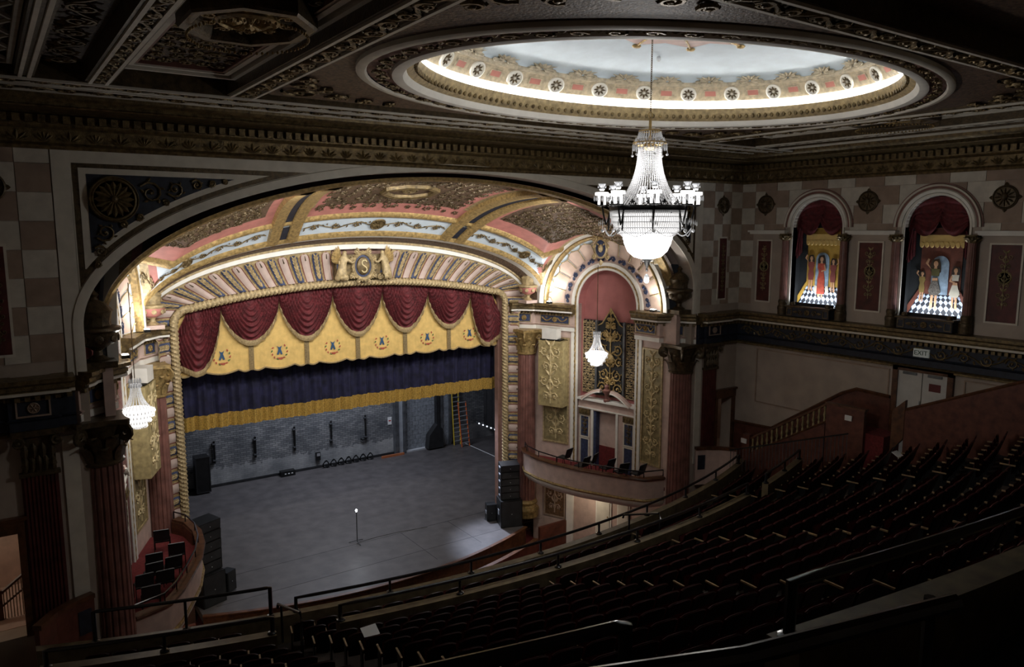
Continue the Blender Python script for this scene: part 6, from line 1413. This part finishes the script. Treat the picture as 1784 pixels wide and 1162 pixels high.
b = MB(); b.prism([(13.55, 7.2), (13.55, 8.6), (14.0, 8.15), (14.0, 6.6)], lambda u, v_, w=0: (13.2 - w, u, v_), -0.14, 0.02, back=True); obj('knee_wall_ramp', b, wood, o, False)

# ------------------------------------------------------------------ balcony
YCN = 51.5
def ay(x, yc): r = YCN - yc; return YCN - sqrt(r * r - x * x)
XS = [-13.1 + 26.2 * k / 60 for k in range(61)]
def arcpath(yc, x0=-13.1, x1=13.1, n=60): return [(x, ay(x, yc)) for x in [lerp(x0, x1, k / n) for k in range(n + 1)]]
prof = [(17.75, 2.6), (17.75, 3.95)]
tiers = [(17.5, 16.65, 3.95), (16.65, 15.85, 4.2), (15.85, 15.05, 4.45)]
main = [(14.8 - 0.85 * i, 14.8 - 0.85 * (i + 1), 5.0 + 0.345 * i) for i in range(13)]; main[-1] = (main[-1][0], 3.4, main[-1][2])
top_t = [(3.05, 2.2, 10.2), (2.2, 1.4, 10.7), (1.4, 0.4, 11.3), (0.4, -0.8, 12.0), (-0.8, -3.9, 12.9)]
pr = [(17.75, 2.6), (17.75, 3.95)]
for a, b_, z in tiers + main + top_t: pr += [(a, z), (b_, z)]
q = MB(); q.rings([[(x, ay(x, yc), z) for yc, z in pr] for x in XS], False); floor_b = struct('floor_balcony', q, tread)
q = MB(); q.rings([[(x, ay(x, yc), z) for yc, z in ((17.75, 2.6), (15, 2.4), (6, 2.4), (-3.9, 2.4))] for x in XS], False); struct('ceiling_under_balcony', q, cream)
def parapet(yc0, yc1, z0, z1, x0, x1, m_, name='parapet'):
    b = MB(); n_ = 40; rs = []
    for k in range(n_ + 1):
        x = lerp(x0, x1, k / n_); rs.append([(x, ay(x, yc0), z0), (x, ay(x, yc0), z1), (x, ay(x, yc1), z1), (x, ay(x, yc1), z0)])
    b.rings(rs, True); return obj(name, b, m_, floor_b)
parapet(17.8, 17.55, 2.3, 4.72, -13.1, 13.1, concrete)
parapet(15.05, 14.8, 4.4, 5.72, -13.1, -8.7, concrete); parapet(15.05, 14.8, 4.4, 5.72, -7.35, 7.35, concrete); parapet(15.05, 14.8, 4.4, 5.72, 8.7, 12.3, concrete)
parapet(3.4, 3.05, 10.0, 10.95, -13.1, -9.3, concrete); parapet(3.4, 3.05, 10.0, 10.95, -7.7, 8.0, concrete)
# fascia ornament of the balcony front
q = MB(); q.rings([[(x, ay(x, 17.82), z) for z in (4.5, 4.62)] + [(x, ay(x, 17.88), 4.56)] for x in XS], True); obj('gold_moulding', q, dgold, floor_b)
# the curved parapet piece between column and stair
q = MB(); cp = [(11.75, 21.9), (12.2, 21.7), (12.7, 21.3), (13.1, 20.7)]
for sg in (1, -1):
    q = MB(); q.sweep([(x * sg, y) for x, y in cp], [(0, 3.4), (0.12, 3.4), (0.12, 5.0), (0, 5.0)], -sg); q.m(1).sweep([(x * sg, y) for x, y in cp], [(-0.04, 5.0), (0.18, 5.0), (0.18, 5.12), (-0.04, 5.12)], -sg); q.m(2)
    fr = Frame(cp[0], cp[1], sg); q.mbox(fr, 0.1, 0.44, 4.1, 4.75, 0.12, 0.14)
    o = obj('curved_parapet', q, [pink if sg > 0 else wainr, wood, navy], None, False, loc=(12.4 * sg, 21.4, 3.4)); tag(o, f'curved {"pink" if sg > 0 else "dark"} parapet with a blue panel between the big column and the {"side stair" if sg > 0 else "lobby doorway"}', 'parapet')  # left parapet coloured darker than its pink twin, standing in for shade
# rails
def rail(label, yc, z, x0, x1, zb, step=2.4, r=0.045, ends=True, name='hand_rail'):
    t = thing(name, label, 'railing', ((x0 + x1) / 2, ay((x0 + x1) / 2, yc), zb)); b = MB(); pts = [(x, ay(x, yc), z) for x in [lerp(x0, x1, k / 50) for k in range(51)]]
    if ends: pts = [(x0, ay(x0, yc), zb)] + pts + [(x1, ay(x1, yc), zb)]
    b.tube(pts, r, 8); obj('rail', b, blackr, t)
    n_ = max(2, int((x1 - x0) / step))
    for k in range(n_ + 1):
        x = lerp(x0 + 0.02, x1 - 0.02, k / n_); y = ay(x, yc); b = MB(); b.tube([(x, y, zb), (x, y, z)], r * 0.8, 8); b.lathe([(r * 2.2, 0), (r * 2.2, 0.03), (r * 1.2, 0.06)], 10, (x, y, zb)); obj('post', b, blackr, t)
    return t
rail('black pipe rail on the front parapet of the balcony', 17.68, 5.1, -7.4, 12.4, 4.72)
rail('taller black pipe rail at the foot of the aisle beside the box with eight chairs', 17.68, 5.5, -11.9, -8.0, 4.72, 2.0)
rail('black pipe rail on the middle parapet of the balcony', 14.92, 6.1, -7.3, 7.3, 5.72, 2.5)
rail('short black pipe rail on the middle parapet near the lobby doorway', 14.92, 6.1, -13.0, -8.75, 5.72, 2.2)
rail('short black pipe rail on the middle parapet near the exit doors', 14.92, 6.1, 8.75, 12.25, 5.72, 1.7)
rail('thick black rail on the upper cross-aisle parapet beyond the aisle gap', 3.25, 11.5, -7.6, 7.9, 10.95, 4.2, 0.055)
rail('thick black rail on the upper cross-aisle parapet before the aisle gap', 3.25, 11.5, -13.0, -9.35, 10.95, 1.8, 0.055)
t = thing('hand_rail', 'sloping black rail along the highest steps of the balcony', 'railing', (-10, 2, 12)); b = MB(); b.tube([(-11.4, ay(-11.4, 1.2), 12.62), (-10.5, ay(-10.5, 1.05), 12.62), (-9.1, ay(-9.1, 1.0), 12.62)], 0.05, 8); obj('rail', b, blackr, t)
for x in (-11.3, -9.15): b = MB(); b.tube([(x, ay(x, 1.1), 11.9), (x, ay(x, 1.1), 12.62)], 0.035, 8); obj('post', b, blackr, t)
for x, y0, z0, y1, z1, lab in ((-8.05, 17.9, 5.4, 16.2, 5.9, 'first'), (3.4, 17.6, 5.25, 16.0, 5.8, 'second')):
    t = thing('aisle_rail', 'short black grab rail with curled end ' + ('beside the tall pipe rail' if x < 0 else 'above the orchestra pit'), 'railing', (x, y1, z0 - 1)); b = MB(); b.tube([(x, y0, z0 - 0.12), (x, y0 - 0.05, z0), (x, y1, z1), (x, y1 - 0.1, z1 - 0.15), (x, y1, z1 - 1.2)], 0.035, 7); obj('rail', b, blackr, t)
    b = MB(); b.tube([(x, y0 - 0.3, z0 - 0.9), (x, y0 - 0.3, z0 + 0.05)], 0.03, 7); obj('post', b, blackr, t)
t = thing('bar_fence', 'fence of thin upright bars between the front seat rows and the side stair', 'railing', (12.6, 18.2, 4.0))
fz = lambda y: 5.15 + (20.6 - y) * 0.36
b = MB(); b.tube([(12.5, 20.6, fz(20.6)), (12.8, 15.4, fz(15.4))], 0.03, 6); obj('top_bar', b, black, t)
for k in range(34): y = 20.55 - k * 0.155; b = MB(); b.tube([(12.5 + 0.3 * (20.6 - y) / 5.2, y, fz(y) - 1.0), (12.5 + 0.3 * (20.6 - y) / 5.2, y, fz(y))], 0.014, 5); obj('bar', b, steel, t)
# ------------------------------------------------------------------ seats
def make_seat():
    t = thing('theatre_chair', 'dark red plush folding theatre chair in the balcony rows', 'chair', (0, 0, 0), 0, 'balcony seats')
    W_ = 0.25
    def bk(i, j, d): 
        a = 2 * i - 1; z = lerp(0.34, 0.93 - 0.05 * a ** 4, j); return (a * W_, -0.2 - 0.17 * j - 0.02 * (1 - a * a) + d, z)
    b = MB(); b.grid(lambda i, j: bk(i, j, 0.045), 6, 4); rim = [bk(k / 6, 1, 0.045) for k in range(7)]; rim2 = [bk(k / 6, 1, 0.0) for k in range(7)]; b.rings([rim, rim2], False); obj('backrest', b, seatm, t)
    b = MB(); b.grid(lambda i, j: bk(i, j, 0.0), 6, 4); b.tube([bk(k / 8, 1.0, 0.02) for k in range(9)], 0.014, 4); obj('back_shell', b, seatback, t)
    b = MB(); b.grid(lambda i, j: ((2 * i - 1) * 0.23, -0.12 + 0.03 * j + 0.06 * sin(pi * i) * sin(pi * j), lerp(0.36, 0.78, j)), 5, 4); b.grid(lambda i, j: ((2 * i - 1) * 0.23, -0.16 + 0.03 * j, lerp(0.36, 0.78, j)), 1, 1); obj('folded_seat', b, seatm, t)
    b = MB(); b.box(-0.3, -0.265, -0.25, 0.12, 0.58, 0.615); obj('armrest', b, armwood, t, False)
    b = MB(); b.box(-0.295, -0.27, -0.16, 0.04, 0.0, 0.58); obj('standard', b, black, t, False)
    return t
cinv = cam.matrix_world
bpy.context.view_layer.update(); cinv = cam.matrix_world.inverted()
cand = []
def seat_row(yc, z, row):
    r = YCN - yc; n_ = int(13.0 / 0.575)
    for k in range(-n_, n_ + 1):
        x = r * sin(k * 0.575 / r)
        if abs(x) > (12.2 if yc > 14.9 else 12.75) or (yc > 14.9 and 2.95 < x < 3.85): continue
        f_ = (17.5 - yc) / 17.5
        if 7.5 < abs(x) < 8.6 or 1.9 < abs(x) < 2.7 and yc < 14.9: continue
        y = ay(x, yc); p = cinv @ Vector((x, y, z + 0.6))
        if p.z > -1.2: continue
        px, py = p.x / -p.z * 1313.2, p.y / -p.z * 1313.2
        if abs(px) > 930 or py < -640 or py > 640: continue
        cand.append((-p.z, x, y, z, row))
for i, (a, b_, z) in enumerate(tiers): seat_row(b_ + 0.5, z, f'{ORD[i]} row behind the front parapet rail')
for i, (a, b_, z) in enumerate(main): seat_row(b_ + 0.5, z, f'{ORD[i]} row behind the middle parapet')
cand.sort()
seat0 = make_seat()
rest = MB()
for i, (d_, x, y, z, row) in enumerate(cand):
    rz = atan2(x, YCN - y)
    if i == 0: seat0.location = (x, y, z); seat0.rotation_euler = (0, 0, rz); seat0['label'] = 'dark red plush theatre chair in the ' + row; seat0['group'] = 'balcony chairs, ' + row
    elif i < 300: dup(seat0, (x, y, z), rz, 'dark red plush theatre chair in the ' + row, 'balcony chairs, ' + row)
    else:
        M_ = Matrix.Translation((x, y, z)) @ Matrix.Rotation(rz, 4, 'Z')
        for ch in seat0.children:
            rest.cur = {'backrest': 0, 'folded_seat': 0, 'back_shell': 1, 'armrest': 2, 'standard': 3}[ch.name.split('.')[0]]
            rest.add([tuple(M_ @ v_.co) for v_ in ch.data.vertices], [tuple(p.vertices) for p in ch.data.polygons])
if rest.v:
    o = obj('distant_seats', rest, [seatm, seatback, armwood, black], None, True, kind='stuff'); tag(o, 'rows of dark red theatre seats further down the balcony', 'seats')
print('SEATS', len(cand))
for x, y, z, a, lab in ((10.85, 12.5, 7.3, 0.3, 'white paper sheet taped on a seat back near the exit doors'), (-7.42, 13.7, 6.4, 0.9, 'white paper sheet lying on the aisle end of a seat row')):
    b = MB(); b.box(x - 0.17, x + 0.17, y - 0.13, y + 0.13, z, z + 0.01); o = obj('paper_sheet', b, paperw, None, False, loc=(x, y, z)); o.rotation_euler = (0.5, 0, 0); tag(o, lab, 'paper')
# ------------------------------------------------------------------ lobby seen through the doorway
for sg in (1, -1):
    q = MB(); q.box(min(12.0 * sg, 16 * sg), max(12.0 * sg, 16 * sg), 25.6, 25.8, 2, 8.5); q.box(min(12.0 * sg, 16 * sg), max(12.0 * sg, 16 * sg), 22.7, 25.6, 4.1, 4.28); q.box(min(12.0 * sg, 16 * sg), max(12.0 * sg, 16 * sg), 22.7, 25.6, 8.0, 8.2); q.box(min(11.9 * sg, 12.0 * sg), max(11.9 * sg, 12.0 * sg), 22.7, 25.6, 4, 8.2); q.box(min(16 * sg, 16.1 * sg), max(16 * sg, 16.1 * sg), 22.7, 25.6, 4, 8.2)
    struct('wall_lobby_' + ('right' if sg > 0 else 'left'), q, pink)
t = thing('lobby_banister', 'wooden banister with thin balusters seen through the lobby doorway', 'banister', (-13.8, 23.6, 4.28))
hz_ = lambda x: 5.0 + max(0, (x + 13.75)) * 0.75
b = MB(); b.tube([(-14.4, 23.4, 5.0), (-13.75, 23.4, 5.0), (-12.6, 23.4, hz_(-12.6))], 0.05, 6); b.tube([(-14.4, 23.4, 4.62), (-13.75, 23.4, 4.62), (-12.6, 23.4, hz_(-12.6) - 0.4)], 0.03, 6); obj('handrail', b, wood, t)
for k in range(24): x = -14.3 + 0.07 * k; b = MB(); b.tube([(x, 23.4, 4.28), (x, 23.4, hz_(x))], 0.013, 5); obj('baluster', b, dgold, t)
b = MB(); b.box(-13.8, -13.7, 23.35, 23.45, 4.28, 5.1); obj('newel', b, wood, t, False)
light('lobby_lamp_left', 'POINT', (-14.6, 24.2, 7.2), 26, WARM, None, 0.15); light('lobby_lamp_right', 'POINT', (14.8, 24.0, 7.4), 3, WARM, None, 0.15)
b = MB(); b.box(-14.1, -13.98, 25.55, 25.6, 5.75, 5.87); o = obj('wall_lamp', b, mat('lobby_wall_lamp', (1, 1, 1), emit=(1, 0.95, 0.85), estr=2.5), None, False, loc=(-14.04, 25.58, 5.75)); tag(o, 'small lit square lamp on the lobby wall', 'light')
for sg in (1, -1): light('under_box_lamp', 'POINT', (9.0 * sg, 26.5, 1.9), 40, WARM, None, 0.1)

# ------------------------------------------------------------------ housings of the lamps
for i, (x, y, z, w_) in enumerate(((2.5, 38.5, 11.56, 3.5), (3.0, 40.0, 11.06, 4.0))):
    t = thing('light_batten', ('work light batten over the middle of the stage', 'work light batten in front of the brick back wall')[i], 'light', (x, y, z)); b = MB(); b.box(x - w_, x + w_, y - 0.2, y + 0.2, z, z + 0.15); obj('housing', b, blackm, t, False)
    for k in (-1, 1): b = MB(); b.tube([(x + k * w_ * 0.8, y, z + 0.15), (x + k * w_ * 0.8, y, 17.95)], 0.02, 5); obj('cable', b, black, t)
